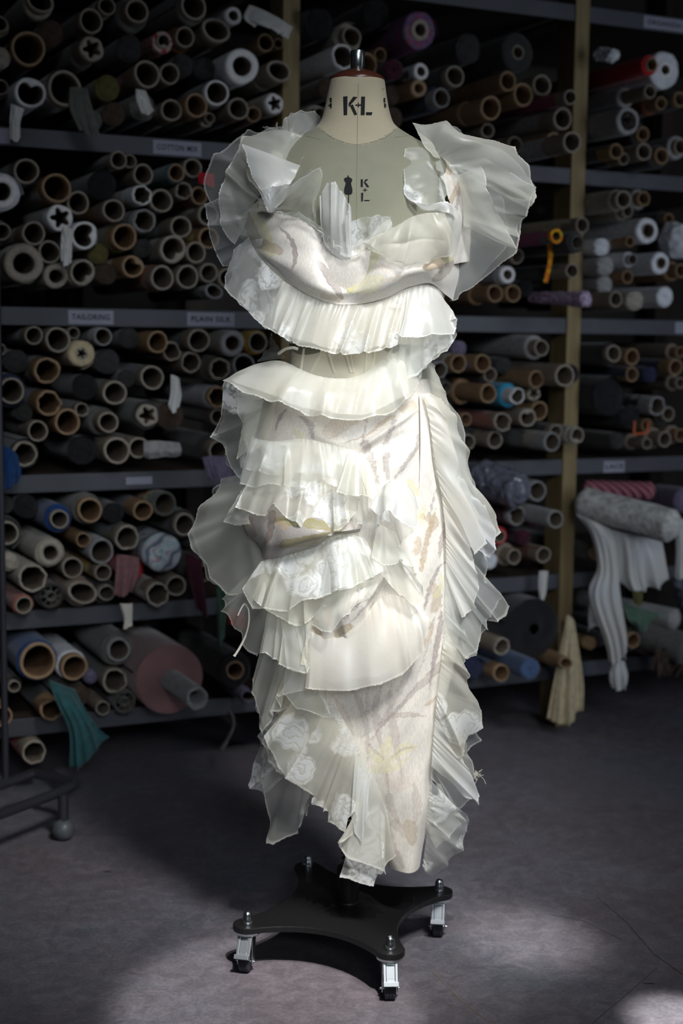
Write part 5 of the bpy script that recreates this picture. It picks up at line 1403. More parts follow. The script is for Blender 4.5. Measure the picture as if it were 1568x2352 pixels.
ruf([(855,1240,.14),(885,1262,.145),(920,1262,.14)], [(868,1310,.16),(900,1350,.17),(955,1394,.16),(976,1380,.145),(955,1330,.14),(935,1270,.135)], 'ivory', 3, .010, 80, 'pointed ivory flounce on the right of the skirt', smooth=C0, nt=60)
ruf([(908,1262,.14),(925,1262,.138),(935,1266,.132)], [(915,1278,.155),(945,1330,.152),(974,1382,.145)], 'white', 1, .004, 81, smooth=C0, ns=80)
# ---- big white bell
ruf([(712,1450,.125),(755,1470,.135),(815,1452,.145),(870,1370,.14),(905,1360,.13),(960,1395,.115),(985,1420,.105)],
    [(700,1584,.145),(755,1586,.158),(818,1584,.166),(875,1570,.168),(925,1548,.162),(965,1510,.148),(985,1450,.118)], 'cream', 6, .010, 82, 'bright bell-shaped flounce below the small pouch', smooth=C1, ns=280, nt=60, bulge=.010)
ruf([(716,1452,.12),(800,1455,.135),(870,1380,.135),(960,1400,.11)], [(712,1560,.13),(790,1565,.15),(880,1545,.155),(962,1480,.125)], 'white', 5, .008, 83, ns=200)
# ---- left lower pleats
ruf([(590,1300,.08),(620,1330,.10),(660,1370,.12),(712,1392,.13)], [(509,1376,.05),(512,1400,.05),(555,1475,.06),(590,1508,.07),(602,1480,.08),(640,1500,.10)], 'sheer', 5, .014, 84, 'sheer ruffle at the left below the hip fan', smooth=C0)
ruf([(588,1310,.06),(625,1350,.08),(690,1395,.10)], [(516,1370,.02),(545,1440,.02),(575,1500,.03),(620,1500,.06)], 'veil', 4, .014, 85, smooth=C0)
ruf([(620,1380,.11),(650,1392,.12),(690,1396,.13),(722,1400,.13)], [(596,1500,.11),(612,1500,.12),(660,1540,.135),(700,1548,.145),(708,1500,.15)], 'ivory', 6, .012, 86, 'ivory pleats at the left of the skirt', smooth=C0, ns=220, nt=60)
ruf([(640,1392,.12),(680,1392,.13),(718,1398,.135)], [(658,1536,.145),(690,1545,.155),(706,1548,.156),(712,1450,.15)], 'sheer', 3, .010, 87, smooth=C0)
ruf([(612,1440,.09),(640,1460,.10),(680,1480,.11),(715,1500,.12)], [(580,1560,.08),(577,1628,.08),(604,1684,.09),(640,1600,.11),(700,1588,.13)], 'sheer', 5, .014, 88, 'long pleated ruffle at the left side', smooth=C0, ns=240, nt=60)
ruf([(612,1440,.07),(650,1470,.085),(715,1510,.11)], [(590,1540,.05),(585,1620,.05),(610,1676,.06),(660,1620,.09),(720,1600,.11)], 'veil', 4, .012, 89, smooth=C0)
ruf([(660,1500,.12),(690,1510,.125),(720,1520,.13)], [(648,1592,.13),(680,1628,.14),(760,1648,.15),(742,1590,.14)], 'veil', 3, .008, 90, smooth=C0)
# ---- diagonal lower flounce, left
ruf([(715,1560,.10),(745,1590,.112),(780,1640,.12),(815,1700,.122),(850,1770,.12)],
    [(606,1690,.09),(632,1768,.10),(662,1792,.115),(720,1828,.125),(718,1846,.128),(753,1868,.132),(755,1890,.134),(793,1911,.136),(800,1880,.135),(830,1850,.135)], 'rosedense', 10, .014, 91, 'pleated jacquard flounce along the slanting hem', smooth=C1, ns=340, nt=64, sharp=0)
ruf([(700,1540,.09),(740,1592,.10),(790,1664,.11),(846,1766,.11)], [(600,1700,.05),(630,1765,.07),(690,1800,.09),(740,1840,.10),(800,1870,.11)], 'sheer', 9, .012, 92, ns=260)
ruf([(680,1560,.06),(720,1600,.08),(780,1690,.09)], [(604,1640,.0),(585,1735,.0),(576,1800,.0),(602,1828,.01),(640,1790,.04)], 'roseveil', 4, .012, 93, 'shadowed jacquard layer behind the slanting flounce', smooth=C0)
ruf([(640,1700,.03),(680,1730,.05),(720,1780,.06)], [(603,1770,.02),(613,1934,.03),(628,1940,.035),(683,1914,.05),(690,1872,.05),(710,1830,.055)], 'sheer', 3, .014, 94, 'greyish sheer tail hanging at the lower left', smooth=C0, nt=60)
ruf([(660,1720,.02),(700,1760,.03),(740,1800,.04)], [(684,1860,.0),(690,1872,.0),(707,1872,.01),(710,1836,.02)], 'roseveil', 2, .008, 95, smooth=C0)
# front tail
ruf([(826,1722,.118),(845,1760,.118),(868,1805,.115),(893,1868,.108)], [(815,1830,.13),(818,1885,.14),(806,1920,.145),(779,1943,.145),(800,1975,.148),(850,1990,.15),(891,2007,.14),(894,1960,.125),(893,1900,.115)], 'ivory', 4, .014, 96, 'long sheer front tail reaching the base', smooth=C0, ns=220, nt=64)
ruf([(830,1740,.11),(850,1800,.11),(885,1880,.105)], [(805,1950,.12),(780,2014,.13),(815,2024,.135),(858,2037,.14),(866,2010,.135),(885,1990,.125)], 'rose', 3, .012, 97, 'jacquard point beneath the front tail', smooth=C0, nt=64)
ruf([(815,1710,.12),(835,1745,.12),(850,1775,.12)], [(806,1860,.14),(815,1915,.145),(830,1935,.15),(845,1860,.14)], 'white', 2, .010, 98, smooth=C0, nt=60)
# ---- right-hand cascade
ruf([(968,906,.08),(985,960,.088),(992,1020,.09),(998,1070,.088),(1010,1130,.08)],
    [(985,902,.06),(1012,916,.05),(1040,950,.03),(1060,1000,.02),(1076,1062,.01),(1090,1120,.0),(1106,1160,.01),(1152,1222,.02),(1130,1241,.04),(1090,1225,.06)], 'ivory', 4, .014, 99, 'upper ruffle of the right-hand cascade', smooth=C1, ns=300, nt=70, gather=.0014, bulge=.02)
ruf([(970,906,.085),(987,970,.092),(996,1040,.092),(1012,1130,.085)], [(1000,918,.08),(1030,980,.07),(1045,1050,.06),(1062,1110,.06),(1085,1180,.06),(1120,1250,.06),(1090,1272,.07),(1062,1240,.08)], 'cream', 4, .014, 100, 'dense inner ruffle of the right-hand cascade', smooth=C1, ns=280, nt=64, gather=.0014, bulge=.02)
ruf([(985,840,.0),(992,900,-.01),(1000,980,-.01)], [(1008,868,-.05),(1022,915,-.06),(1050,960,-.06),(1066,1010,-.06),(1078,1062,-.06),(1092,1130,-.05)], 'sheer', 2, .010, 101, 'sheer back layer behind the right hip', smooth=C0)
ruf([(1002,1080,.08),(1012,1120,.08),(1020,1160,.078)], [(1064,1100,.06),(1105,1165,.05),(1140,1222,.05),(1138,1262,.05),(1128,1282,.05),(1095,1262,.06),(1060,1225,.07)], 'white', 4, .012, 102, 'white flared end of the upper cascade', smooth=C0, ns=200)
ruf([(1012,1130,.08),(1020,1180,.08),(1024,1250,.08),(1023,1330,.08),(1022,1400,.08)],
    [(1080,1240,.05),(1110,1275,.04),(1128,1330,.03),(1166,1392,.02),(1160,1412,.02),(1122,1436,.03),(1100,1480,.04),(1094,1506,.04),(1068,1513,.05),(1040,1470,.06)], 'sheer', 5, .018, 103, 'middle ruffle of the right-hand cascade', smooth=C1, ns=300, nt=70, gather=.0014)
ruf([(1014,1140,.085),(1023,1220,.085),(1024,1320,.085)], [(1062,1210,.08),(1090,1290,.075),(1100,1350,.07),(1090,1400,.07),(1060,1420,.08)], 'cream', 5, .014, 104, smooth=C1, ns=220, gather=.0014)
ruf([(1022,1280,.08),(1022,1340,.08),(1021,1400,.08)], [(1150,1375,.03),(1120,1430,.035),(1095,1490,.05),(1070,1512,.055),(1045,1480,.06)], 'veil', 5, .014, 105, smooth=C0)
ruf([(1022,1400,.08),(1020,1440,.08),(1018,1480,.08)], [(1060,1440,.07),(1096,1502,.05),(1068,1512,.06),(1060,1530,.06),(1036,1520,.07)], 'sheer', 3, .010, 106, smooth=C0)
ruf([(1019,1470,.08),(1012,1530,.08),(1006,1580,.08),(1000,1640,.08)],
    [(1042,1488,.06),(1062,1512,.05),(1085,1580,.03),(1100,1632,.02),(1109,1672,.02),(1080,1692,.04),(1070,1725,.05),(1052,1742,.06),(1020,1690,.07)], 'rosedense', 4, .014, 107, 'jacquard ruffle on the lower right', smooth=C1, ns=280, nt=64, gather=.0014, bulge=.012)
ruf([(1005,1580,.075),(1000,1620,.075),(997,1660,.075)], [(1080,1610,.0),(1106,1640,-.01),(1095,1700,.0),(1060,1742,.03),(1040,1720,.05)], 'veil', 4, .012, 108, smooth=C0)
ruf([(999,1650,.08),(995,1700,.08),(990,1760,.08)], [(1046,1700,.06),(1070,1750,.05),(1100,1826,.04),(1096,1840,.04),(1074,1832,.05),(1040,1800,.06)], 'white', 3, .014, 109, 'white folded ruffle above the hem, right', smooth=C1, ns=220, nt=60, gather=.002)
ruf([(998,1680,.07),(992,1730,.07),(988,1790,.07)], [(1064,1700,.02),(1092,1784,.01),(1080,1800,.02),(1082,1840,.02),(1058,1858,.03),(1036,1852,.04),(1010,1800,.06)], 'sheer', 3, .014, 110, smooth=C1, ns=220)
ruf([(988,1790,.07),(984,1850,.068),(978,1920,.064),(972,1990,.06)],
    [(1020,1830,.05),(1060,1862,.03),(1079,1882,.02),(1070,1920,.02),(1058,1945,.02),(1026,1990,.03),(996,2013,.04),(974,2004,.05)], 'rose', 4, .014, 111, 'rounded jacquard ruffle at the bottom right', smooth=C1, ns=260, nt=64, gather=.0014, bulge=.015)
ruf([(988,1795,.06),(982,1870,.055),(972,1990,.05)], [(1040,1840,.0),(1074,1884,-.01),(1060,1940,.0),(1020,1985,.01),(990,2010,.03)], 'veil', 5, .012, 112, smooth=C1)
ruf([(985,1820,.075),(978,1900,.07)], [(1045,1860,.04),(1070,1885,.03),(1030,1920,.05),(1000,1950,.06)], 'rosedense', 3, .010, 113, smooth=C1)
ruf([(955,800,.03),(962,860,.03),(975,930,.02)], [(1000,840,-.03),(1012,880,-.04),(1034,940,-.04)], 'ivory', 1, .004, 162, smooth=C0)
# hanging cords
q = MB(); q.tube([atq(*p) for p in catmull([(561,1385,.07),(570,1400,.075),(571,1430,.078),(563,1462,.08),(549,1490,.08),(538,1507,.08)], 6)], [.0016]*18+[.0022]*12+[.0028], 8); gpart(q.build('drawstring', MT['cord']), 'long cream drawstring')
q = MB(); q.tube([atq(*p) for p in catmull([(562,1385,.07),(555,1395,.075),(550,1405,.078),(546,1414,.08)], 5)], .0013, 8); gpart(q.build('drawstring', MT['cord']), 'short cream drawstring')
q = MB(); q.tube([atq(*p) for p in catmull([(640,812,.08),(655,802,.10),(672,799,.11),(684,802,.112)], 5)], .0028, 8); gpart(q.build('waist_ribbon', MT['cord']))
# loose threads at the lower right hem
r_ = np.random.default_rng(4)
q = MB()
for i in range(9):
    p = np.array([1092., 1778., .02]); P = [p.copy()]
    for j in range(5): p = p + np.array([r_.normal(1, 4), r_.normal(1.5, 4), r_.normal(0, .003)]); P.append(p.copy())
    q.tube([atq(*v) for v in catmull(P, 4)], .00035, 4)
gpart(q.build('frayed_threads', MT['cord'], kind='stuff'))
# ------------------------------------------------------------------ loose cloths, bolts and the garment rail
def cloth_thing(name, rows, mat, label, cat='cloth', folds=3, amp=.012, seed=1, **k):
    k.setdefault('ns', 60); k.setdefault('nt', 36); k.setdefault('smooth', (True, True)); k.setdefault('gather', .0)
    o = patch(name, rows, mat, folds=folds / .62, amp=amp / .8, seed=seed, parent=None, mapper=atw, **k)
    so = o.modifiers.new('thickness', 'SOLIDIFY'); so.thickness = .0015
    return tag(o, label, cat)
cloth_thing('hanging_cloth', [[(112,1562,.10),(140,1572,.12),(172,1585,.10)], [(128,1610,.16),(160,1612,.18),(200,1640,.16)], [(158,1680,.17),(190,1665,.19),(228,1678,.17)], [(160,1762,.16),(178,1767,.18),(212,1735,.19),(248,1692,.17)]],
    'teal', 'teal cloth hanging off the lowest shelf, left bay', seed=3, folds=2, amp=.014)
cloth_thing('hanging_cloth', [[(0,1020,.12),(20,1025,.13),(40,1045,.12)], [(0,1075,.13),(25,1080,.14),(48,1085,.13)], [(8,1120,.13),(20,1122,.14),(40,1110,.13)]], 'blue', 'bright blue cloth hanging over the third shelf at far left', seed=4, folds=2, amp=.01)
cloth_thing('hanging_cloth', [[(160,200,.15),(185,198,.16),(200,205,.15)], [(160,250,.15),(190,250,.16),(215,260,.15)], [(185,300,.15),(205,312,.16),(229,316,.15)]], 'grey', 'grey cloth corner hanging below white tube, fifth shelf, left bay', seed=5, folds=1, amp=.008)
cloth_thing('hanging_cloth', [[(25,238,.15),(45,245,.16),(55,250,.15)], [(22,280,.15),(35,283,.16),(46,285,.15)], [(22,318,.15),(35,325,.16),(47,318,.15)]], 'white', 'white cloth tail hanging over the fifth shelf edge, far left', seed=6, folds=2, amp=.006)
cloth_thing('hanging_cloth', [[(312,205,.14),(325,205,.15),(335,210,.14)], [(314,235,.14),(330,240,.15),(345,240,.14)], [(325,255,.14),(340,265,.15),(352,252,.14)]], 'white', 'white cloth tongue below red print roll, fifth shelf, left bay', seed=7, folds=1, amp=.006)
cloth_thing('hanging_cloth', [[(142,520,.16),(155,520,.17),(168,528,.16)], [(140,565,.16),(152,565,.17),(163,570,.16)], [(140,600,.16),(150,612,.17),(160,604,.16)]], 'white', 'white cloth strip between tubes on the fourth shelf, left bay', seed=8, folds=1, amp=.005)
cloth_thing('hanging_cloth', [[(392,860,.15),(402,862,.15),(412,870,.14)], [(392,900,.15),(405,900,.15),(416,905,.14)], [(386,930,.15),(398,950,.15),(412,930,.14)]], 'white', 'pale cloth beside the thick navy roll, third shelf, left bay', seed=9, folds=1, amp=.006)
cloth_thing('hanging_cloth', [[(268,1275,.13),(292,1272,.15),(318,1282,.14)], [(266,1315,.15),(292,1318,.17),(318,1320,.16)], [(262,1365,.15),(284,1372,.17),(305,1350,.16)]], 'pink', 'dusty pink cloth draped below the pastel swirl roll, second shelf', seed=10, folds=3, amp=.010)
cloth_thing('hanging_cloth', [[(425,1270,.12),(445,1272,.13),(462,1290,.12)], [(435,1330,.13),(452,1335,.14),(468,1345,.13)], [(455,1395,.13),(470,1418,.14),(476,1415,.13)]], 'wine', 'dark plum cloth hanging right of the pastel swirl roll', seed=11, folds=2, amp=.008)
cloth_thing('hanging_cloth', [[(496,1345,.12),(510,1345,.13),(524,1355,.12)], [(500,1400,.12),(510,1402,.13),(520,1405,.12)], [(502,1480,.12),(506,1486,.13),(512,1460,.12)]], 'sage', 'sage green cloth point hanging left of the gown', seed=12, folds=1, amp=.006)
cloth_thing('hanging_cloth', [[(522,1395,.03),(540,1400,.04),(560,1410,.03)], [(524,1430,.03),(545,1440,.04),(565,1450,.03)]], 'red', 'bright red cloth scrap showing beside the left hip ruffle', seed=13, folds=1, amp=.004, smooth=(True, True))
cloth_thing('hanging_cloth', [[(455,398,.04),(470,395,.05),(490,400,.04)], [(456,420,.04),(475,425,.05),(492,430,.04)]], 'red', 'bright red cloth scrap showing through the left sleeve', seed=14, folds=1, amp=.004)
cloth_thing('hanging_cloth', [[(276,1385,.16),(290,1388,.17),(304,1385,.16)], [(285,1420,.16),(295,1420,.17),(304,1420,.16)], [(284,1448,.16),(293,1440,.17),(303,1438,.16)]], 'cream', 'cream rag hanging under a torn cream tube, second shelf', seed=15, folds=1, amp=.005)
cloth_thing('hanging_cloth', [[(465,1050,.12),(490,1045,.13),(520,1050,.12)], [(472,1080,.12),(495,1082,.13),(528,1080,.12)], [(480,1100,.12),(500,1105,.13),(532,1098,.12)]], 'lilac', 'dusky lilac cloth over the third shelf left of the gown', seed=16, folds=3, amp=.008)
cloth_thing('folded_cloth', [[(572,12,.10),(600,18,.12),(640,40,.12),(672,62,.12)], [(560,40,.12),(590,45,.15),(630,62,.15),(662,88,.13)], [(585,60,.12),(610,60,.14),(640,72,.14),(660,84,.12)]], 'white', 'white folded cloth jutting out at the top, left of first post', seed=17, folds=2, amp=.008)
cloth_thing('folded_cloth', [[(330,1015,.12),(370,1010,.14),(412,1018,.12)], [(330,1035,.14),(370,1035,.16),(416,1035,.14)], [(332,1050,.12),(370,1052,.14),(414,1045,.12)]], 'palegrey', 'pale grey folded cloth on the third shelf, left bay', seed=18, folds=2, amp=.005)
cloth_thing('yellow_strap', [[(1256,560,.20),(1268,560,.20)], [(1258,600,.20),(1266,600,.20)], [(1247,648,.20),(1256,650,.20)]], 'flame', 'mustard yellow fringe hanging from the pink and navy woven roll', 'fringe', seed=19, folds=1, amp=.002, ns=12)
# strap trailing under the pink bolt
q = MB(); q.tube([Vector(atw(*p)) for p in catmull([(524,1632,.05),(534,1645,.07),(536,1668,.09),(522,1700,.10),(508,1722,.10)], 5)], [.004]*16+[.006]*4+[.008], 8); tag(q.build('strap', MT['grey']), 'grey strap trailing near the floor right of the pink bolt', 'strap')

# muslins on the right
cloth_thing('muslin_length', [[(1322,1180,.10),(1345,1190,.14),(1370,1200,.16),(1400,1215,.16)], [(1355,1225,.12),(1372,1235,.16),(1392,1245,.18),(1412,1250,.17)], [(1372,1300,.14),(1385,1310,.17),(1400,1310,.18),(1418,1310,.17)],
    [(1352,1365,.14),(1372,1375,.17),(1400,1375,.18),(1424,1370,.17)], [(1388,1470,.14),(1400,1470,.17),(1416,1470,.18),(1438,1460,.17)], [(1400,1518,.14),(1410,1525,.16),(1424,1520,.17),(1438,1498,.17)]],
    'white', 'long pale muslin strip hanging below the white lace roll', folds=2, amp=.012, seed=31, nt=60)
cloth_thing('muslin_length', [[(1408,1520,.14),(1420,1515,.16),(1432,1518,.16)], [(1400,1555,.14),(1418,1552,.17),(1440,1550,.16)], [(1405,1578,.14),(1422,1588,.16),(1438,1575,.16)]], 'white', 'crumpled muslin knot at the bottom of the long strip', folds=2, amp=.008, seed=32)
cloth_thing('muslin_length', [[(1395,1215,.15),(1430,1220,.19),(1475,1232,.21),(1520,1245,.20)], [(1405,1270,.15),(1440,1275,.20),(1480,1280,.22),(1528,1290,.20)], [(1412,1325,.14),(1440,1332,.19),(1490,1330,.21),(1534,1325,.20)],
    [(1440,1345,.15),(1456,1368,.18),(1490,1352,.19),(1532,1332,.19)]], 'white', 'wide white muslin draped under the lace roll, pointed hem', folds=3, amp=.016, seed=33, nt=60)
cloth_thing('muslin_length', [[(1548,1180,.20),(1562,1190,.22),(1580,1200,.22)], [(1552,1260,.20),(1566,1265,.22),(1580,1265,.22)], [(1548,1325,.20),(1560,1332,.22),(1580,1320,.22)]], 'white', 'white muslin edge at the right border of the photo', folds=1, amp=.008, seed=34)
cloth_thing('muslin_length', [[(1352,1385,.12),(1368,1382,.13),(1385,1392,.12)], [(1350,1420,.12),(1368,1424,.13),(1388,1430,.12)], [(1352,1452,.12),(1360,1440,.13),(1385,1440,.12)]], 'palegrey', 'short grey muslin fold behind the long strip', folds=2, amp=.006, seed=35)
cloth_thing('muslin_length', [[(1430,1385,.10),(1470,1398,.13),(1520,1412,.12)], [(1440,1420,.12),(1468,1432,.15),(1495,1425,.13)], [(1460,1440,.12),(1474,1452,.14),(1484,1445,.12)]], 'sage', 'pale green-grey cloth corner under the right bay', folds=1, amp=.008, seed=36)
cloth_thing('muslin_length', [[(1302,1412,.07),(1310,1415,.08),(1318,1425,.07)], [(1285,1500,.08),(1308,1500,.10),(1330,1500,.09)], [(1268,1580,.08),(1300,1580,.11),(1340,1580,.09)], [(1256,1650,.08),(1290,1666,.10),(1318,1655,.10),(1338,1632,.09)]],
    'beige', 'grey-beige length hanging to the floor by the second post', folds=2, amp=.014, seed=37, nt=60)
cloth_thing('muslin_length', [[(1238,1312,.05),(1248,1310,.06),(1258,1312,.05)], [(1236,1345,.05),(1246,1345,.06),(1256,1345,.05)], [(1240,1375,.05),(1246,1378,.06),(1252,1370,.05)]], 'white', 'small white tail below second shelf in the centre bay', folds=1, amp=.004, seed=38)
cloth_thing('tassel', [[(1452,1355,.20),(1464,1360,.21),(1476,1355,.20)], [(1456,1385,.20),(1465,1392,.21),(1474,1384,.20)]], 'olive', 'small mustard tassel below the wide white muslin', 'tassel', folds=4, amp=.004, seed=39)
# brown fringe bottom right
q = MB(); rf = np.random.default_rng(9)
for i in range(46):
    x = 1500 + rf.uniform(0, 75); y = 1478 + rf.uniform(0, 20); p = .13 + rf.uniform(0, .04); P = [(x, y, p)]
    for j in range(4): x += rf.normal(-1, 5); y += rf.uniform(8, 18); P.append((x, y, p))
    q.tube([Vector(atw(*v)) for v in catmull(P, 3)], .0035, 5)
tag(q.build('fringe', MT['brown'], kind='stuff'), 'dark brown yarn fringe hanging in the lower right corner bay', 'fringe')

# bolts built between two points
def noisy_bolt(name, A, B, r0, r1, mat, label, seed, lump=.03, cap=.4, cat='fabric roll', n=40, m=46, wrinkle=.0, parts=None, group=None):
    A, B = Vector(A), Vector(B); L_ = (B - A).length; M = Matrix.Translation(A) @ rot_to(B - A).to_4x4(); rs = np.random.default_rng(seed)
    a = np.linspace(0, 2*np.pi, n, endpoint=False)[None]; t = np.linspace(0, 1, m)[:, None]
    r = r0 + (r1 - r0) * t; endf = np.minimum(1, np.minimum(t, 1 - t) * L_ / (cap * max(r0, r1)) + 1e-3) ** .5
    ph = rs.uniform(0, 6.28, 6)
    f = 1 + lump*(np.sin(2*a+ph[0]+3*t) + .6*np.sin(3*a+ph[1]-5*t) + .5*np.sin(9*t+ph[2]+a)) + wrinkle*(np.sin(5*a+14*t+ph[3]+2*np.sin(6*t)) + .8*np.sin(7*a-19*t+ph[4]) + .6*np.sin(31*t+3*a))
    R_ = r * endf * f; V = np.stack([R_*np.cos(a), R_*np.sin(a), t*L_ + a*0], -1).reshape(-1, 3)
    Fq = grid_faces(n, m, True).tolist(); Fq += [list(range(n))[::-1], list(range((m-1)*n, m*n))]
    o = link(name + '_cloth' if parts else name, npmesh(name, V, Fq), mat); o.matrix_world = M
    if parts:
        t_ = thing(name, label, cat, group); t_.matrix_world = M; o.matrix_world = Matrix.Identity(4); o.name = 'cloth'; o.parent = t_; return t_, o, M
    return tag(o, label, cat, group)
lace = cloth_mat('white_lace', (.50,.50,.48), .95, .35, 55, .9, .2)
noisy_bolt('lace_roll', atw(1322, 1150, .05), atw(1562, 1212, .36), .048, .052, lace, 'thick white lace roll lying slantwise on second shelf, right bay', 41, .03, .6, wrinkle=.012)
noisy_bolt('striped_roll', atw(1335, 1122, -.10), atw(1505, 1128, .05), .028, .030, MT['checked'], 'red and white striped roll behind the white lace roll', 42, .01, .5)
noisy_bolt('pale_roll', atw(1500, 1140, -.05), atw(1580, 1150, .15), .04, .04, MT['lilac'], 'pale blue cloth roll behind the lace roll, right border', 43, .02, .6)
noisy_bolt('knit_roll', atw(1215, 682, .0), atw(1352, 688, .26), .016, .024, MT['lilacprint'], 'speckled lilac and plum knit roll crossing the second post', 44, .05, .5, wrinkle=.03)
noisy_bolt('pale_roll', atw(1322, 1372, -.20), atw(1560, 1425, .16), .030, .034, MT['palegrey'], 'long grey roll lying slantwise above the lowest shelf, right bay', 45, .01, .5)
noisy_bolt('pale_roll', atw(1450, 1440, .02), atw(1590, 1500, .20), .05, .05, MT['grey'], 'thick dark grey roll, lowest shelf at right border', 46, .02, .5)
noisy_bolt('white_bundle', atw(1362, 125, .05), atw(1420, 128, .14), .016, .022, MT['white'], 'small crumpled white plastic bundle above the red roll', 47, .10, .8, cat='bundle', wrinkle=.08)
noisy_bolt('white_bundle', atw(1530, 545, .05), atw(1580, 560, .18), .05, .05, MT['white'], 'big crumpled white bundle at right border, fourth shelf', 48, .05, .8, cat='bundle', wrinkle=.04)
# plastic-wrapped bundle
def plastic():
    m, nt, N, L, b = newmat('crinkled_plastic'); b.inputs['Base Color'].default_value = (.16,.17,.22,1); b.inputs['Roughness'].default_value = .13
    b.inputs['Transmission Weight'].default_value = 0; b.inputs['Specular IOR Level'].default_value = .9; b.inputs['Coat Weight'].default_value = .6
    tc = N.new('ShaderNodeTexCoord'); n = N.new('ShaderNodeTexVoronoi'); n.feature = 'DISTANCE_TO_EDGE'; n.inputs['Scale'].default_value = 26
    dn = N.new('ShaderNodeTexNoise'); dn.inputs['Scale'].default_value = 14; ds = N.new('ShaderNodeVectorMath'); ds.operation = 'MULTIPLY_ADD'; ds.inputs[1].default_value = (.08,.08,.08)
    L.new(tc.outputs['Object'], dn.inputs['Vector']); L.new(dn.outputs['Color'], ds.inputs[0]); L.new(tc.outputs['Object'], ds.inputs[2]); L.new(ds.outputs[0], n.inputs['Vector'])
    bp = N.new('ShaderNodeBump'); bp.inputs['Strength'].default_value = 1; bp.inputs['Distance'].default_value = .02; L.new(n.outputs['Distance'], bp.inputs['Height']); L.new(bp.outputs[0], b.inputs['Normal']); return m
MT['plastic'] = plastic()
noisy_bolt('plastic_wrapped_bundle', atw(1085, 1085, .0), atw(1212, 1135, .20), .055, .05, MT['plastic'], 'dark cloth bundle in shiny crinkled plastic, second shelf, centre bay', 49, .04, .7, cat='bundle', wrinkle=.03)
noisy_bolt('plastic_wrapped_bundle', atw(1560, 1325, .02), atw(1590, 1400, .10), .03, .03, MT['plastic'], 'shiny plastic bag hanging at the right border', 50, .08, .7, cat='bundle', wrinkle=.05)
# the two big bolts low down
def big_bolt(x, y, rpx, p, mat, label, core=None):
    P = atw(x, y, p); dist = float((P - CA) @ ray(W/2, H/2)); R_ = rpx / F * dist; u, z = wuz(P)
    z = max(z, LEVELS[0] + .003 + R_); M = Matrix.Translation(wpt(u, p, z)) @ rot_to(-WN).to_4x4()
    t = thing('fabric_bolt', label, 'fabric bolt'); t.matrix_world = M
    n = 64; a = np.linspace(0, 2*np.pi, n, endpoint=False); rings = []; K = 22
    for i in range(K + 1):
        f = i / K; rr = R_ * (.18 + .82 * f) * (1 + .008*np.sin(3*a+f*5)) * (1 - .010*(a/6.283)); rings.append((rr, np.full(n, .0) + .0022*((i % 2)) - .012*(1-f) + .003*np.sin(2*a+f*7)))
    rings.append((R_*1.0*np.ones(n), np.full(n, .006))); rings.append((R_*(1+.006*np.sin(4*a)), np.full(n, .1))); rings.append((R_*np.ones(n), np.full(n, .62)))
    V = np.concatenate([np.stack([r_*np.cos(a), r_*np.sin(a), z_], -1) for r_, z_ in rings]); Fq = grid_faces(n, len(rings), True).tolist(); Fq.append(list(range((len(rings)-1)*n, len(rings)*n)))
    link('cloth', npmesh('cloth', V, Fq), mat, t)
    if core:
        q = MB(); q.lathe([(core*.80, .05), (core*.80, -.19), (core*.85, -.205), (core*.98, -.205), (core, -.195), (core, .05)], None, 28, False); q.build('core_tube', MT['palegrey'], t)
        V = []; m = 24; rs = np.random.default_rng(5)
        for j, zz in enumerate((.01, -.06, -.12, -.18, -.215, -.225, -.21, -.16)):
            rr = core * (1.06 if j < 5 else (.98 if j == 5 else .70)) * (1 + rs.normal(0, .03 + .02*(j > 2), m)); b_ = np.linspace(0, 2*np.pi, m, endpoint=False)
            V.append(np.stack([rr*np.cos(b_), rr*np.sin(b_), zz + rs.normal(0, .003, m)*(j > 2)], -1))
        link('crumpled_wrap', npmesh('wrap', np.concatenate(V), grid_faces(m, 8, True)), MT['palegrey'], t)
    # loose outer end of the cloth
    q = MB(); rows = []
    for i in range(12):
        aa = 1.2 - .9 * i / 11; rr = R_ * (1.01 + .13 * (i / 11) ** 2); rows += [Vector((rr*math.cos(aa), rr*math.sin(aa), z_)) for z_ in (-.004, .2, .55)]
    q.add(rows, [(i*3+j, i*3+j+1, (i+1)*3+j+1, (i+1)*3+j) for i in range(11) for j in range(2)]); q.build('loose_edge', mat, t)
    return t
MT['pinkcloth'] = cloth_mat('dusty_pink_jersey', (.22,.12,.12), .9, .06, 30, .1, .3)
MT['blackcloth'] = cloth_mat('black_cloth', (.014,.013,.016), .9, .1, 30, .1, .3)
big_bolt(390, 1562, 80, .10, MT['pinkcloth'], 'thick dusty pink bolt with protruding grey core, lowest shelf', .028)
big_bolt(1222, 1444, 70, .06, MT['blackcloth'], 'thick black bolt on the lowest shelf beside the second post')
q = MB()
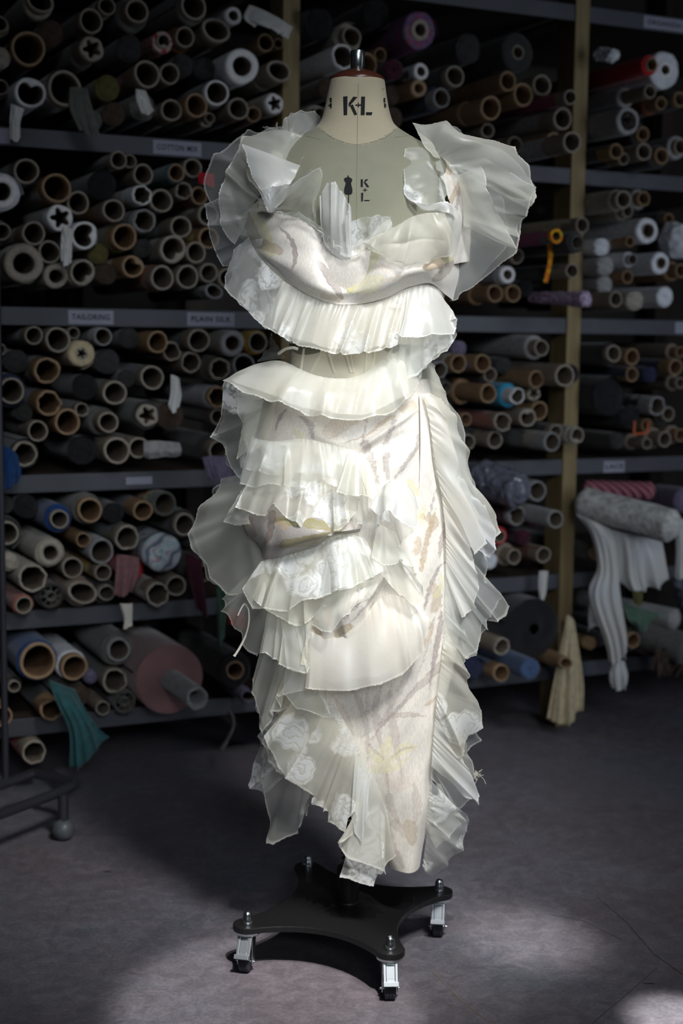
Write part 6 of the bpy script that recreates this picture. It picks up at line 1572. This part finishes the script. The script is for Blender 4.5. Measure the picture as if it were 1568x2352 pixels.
for a_, b_ in (((1457,967),(1455,998)), ((1455,998),(1486,994)), ((1486,994),(1488,968))): q.tube([Vector(atw(a_[0], a_[1], .13)), Vector(atw(b_[0], b_[1], .13))], .0035, 8)
tag(q.build('orange_clip', MT['clasp']), 'small orange square clip among black rolls, third shelf, right bay', 'clip')

# garment rail at the left edge
rail_pts = dict(); zb = .115
A_ = atz(-60, 1893, zb); B_ = atz(120, 1826, zb); C_ = atz(168, 1803, zb); D_ = atz(150, 1793, zb); E_ = atz(78, 1776, zb); G_ = atz(-60, 1826, zb)
rail = thing('garment_rail', 'dark steel garment rail on round casters at the left edge', 'clothes rail', loc=tuple(atz(12, 1800, 0)))
ro = Vector(rail.location)
def rp(mbq, name, mat):
    o = mbq.build(name, mat, rail); o.matrix_parent_inverse = Matrix.Translation(-ro); return o
q = MB(); q.tube([A_, B_] + [tuple(v) for v in catmull(np.array([B_, C_, D_, E_]), 6)][1:], .0125, 12); rp(q, 'base_frame', MT['rackmetal'])
q = MB(); q.tube([E_, G_], .0125, 12); rp(q, 'base_frame', MT['rackmetal'])
pb = atz(13, 1797, zb)
q = MB(); q.tube([pb, (pb[0], pb[1], 1.75)], .0085, 14); rp(q, 'pole', MT['rackmetal'])
fc = atz(146, 1929, .0)
q = MB(); q.tube([(fc[0], fc[1], zb), (fc[0], fc[1], .052)], .013, 14); lg = rp(q, 'leg', MT['rackmetal'])
q = MB(); q.lathe([(.004,-.024),(.016,-.022),(.0235,-.014),(.026,-.004),(.026,.004),(.0235,.014),(.016,.022),(.004,.024)], Matrix.Translation((fc[0], fc[1], .0262)) @ Matrix.Rotation(1.2, 4, 'Z') @ Matrix.Rotation(math.pi/2, 4, 'X'), 28)
q.lathe([(.024,-.003),(.0275,-.0025),(.0275,.0025),(.024,.003)], Matrix.Translation((fc[0], fc[1], .030)) @ Matrix.Rotation(1.2, 4, 'Z') @ Matrix.Rotation(math.pi/2, 4, 'X'), 28)
cb_ = q.build('ball_caster', MT['greyplastic'], lg)
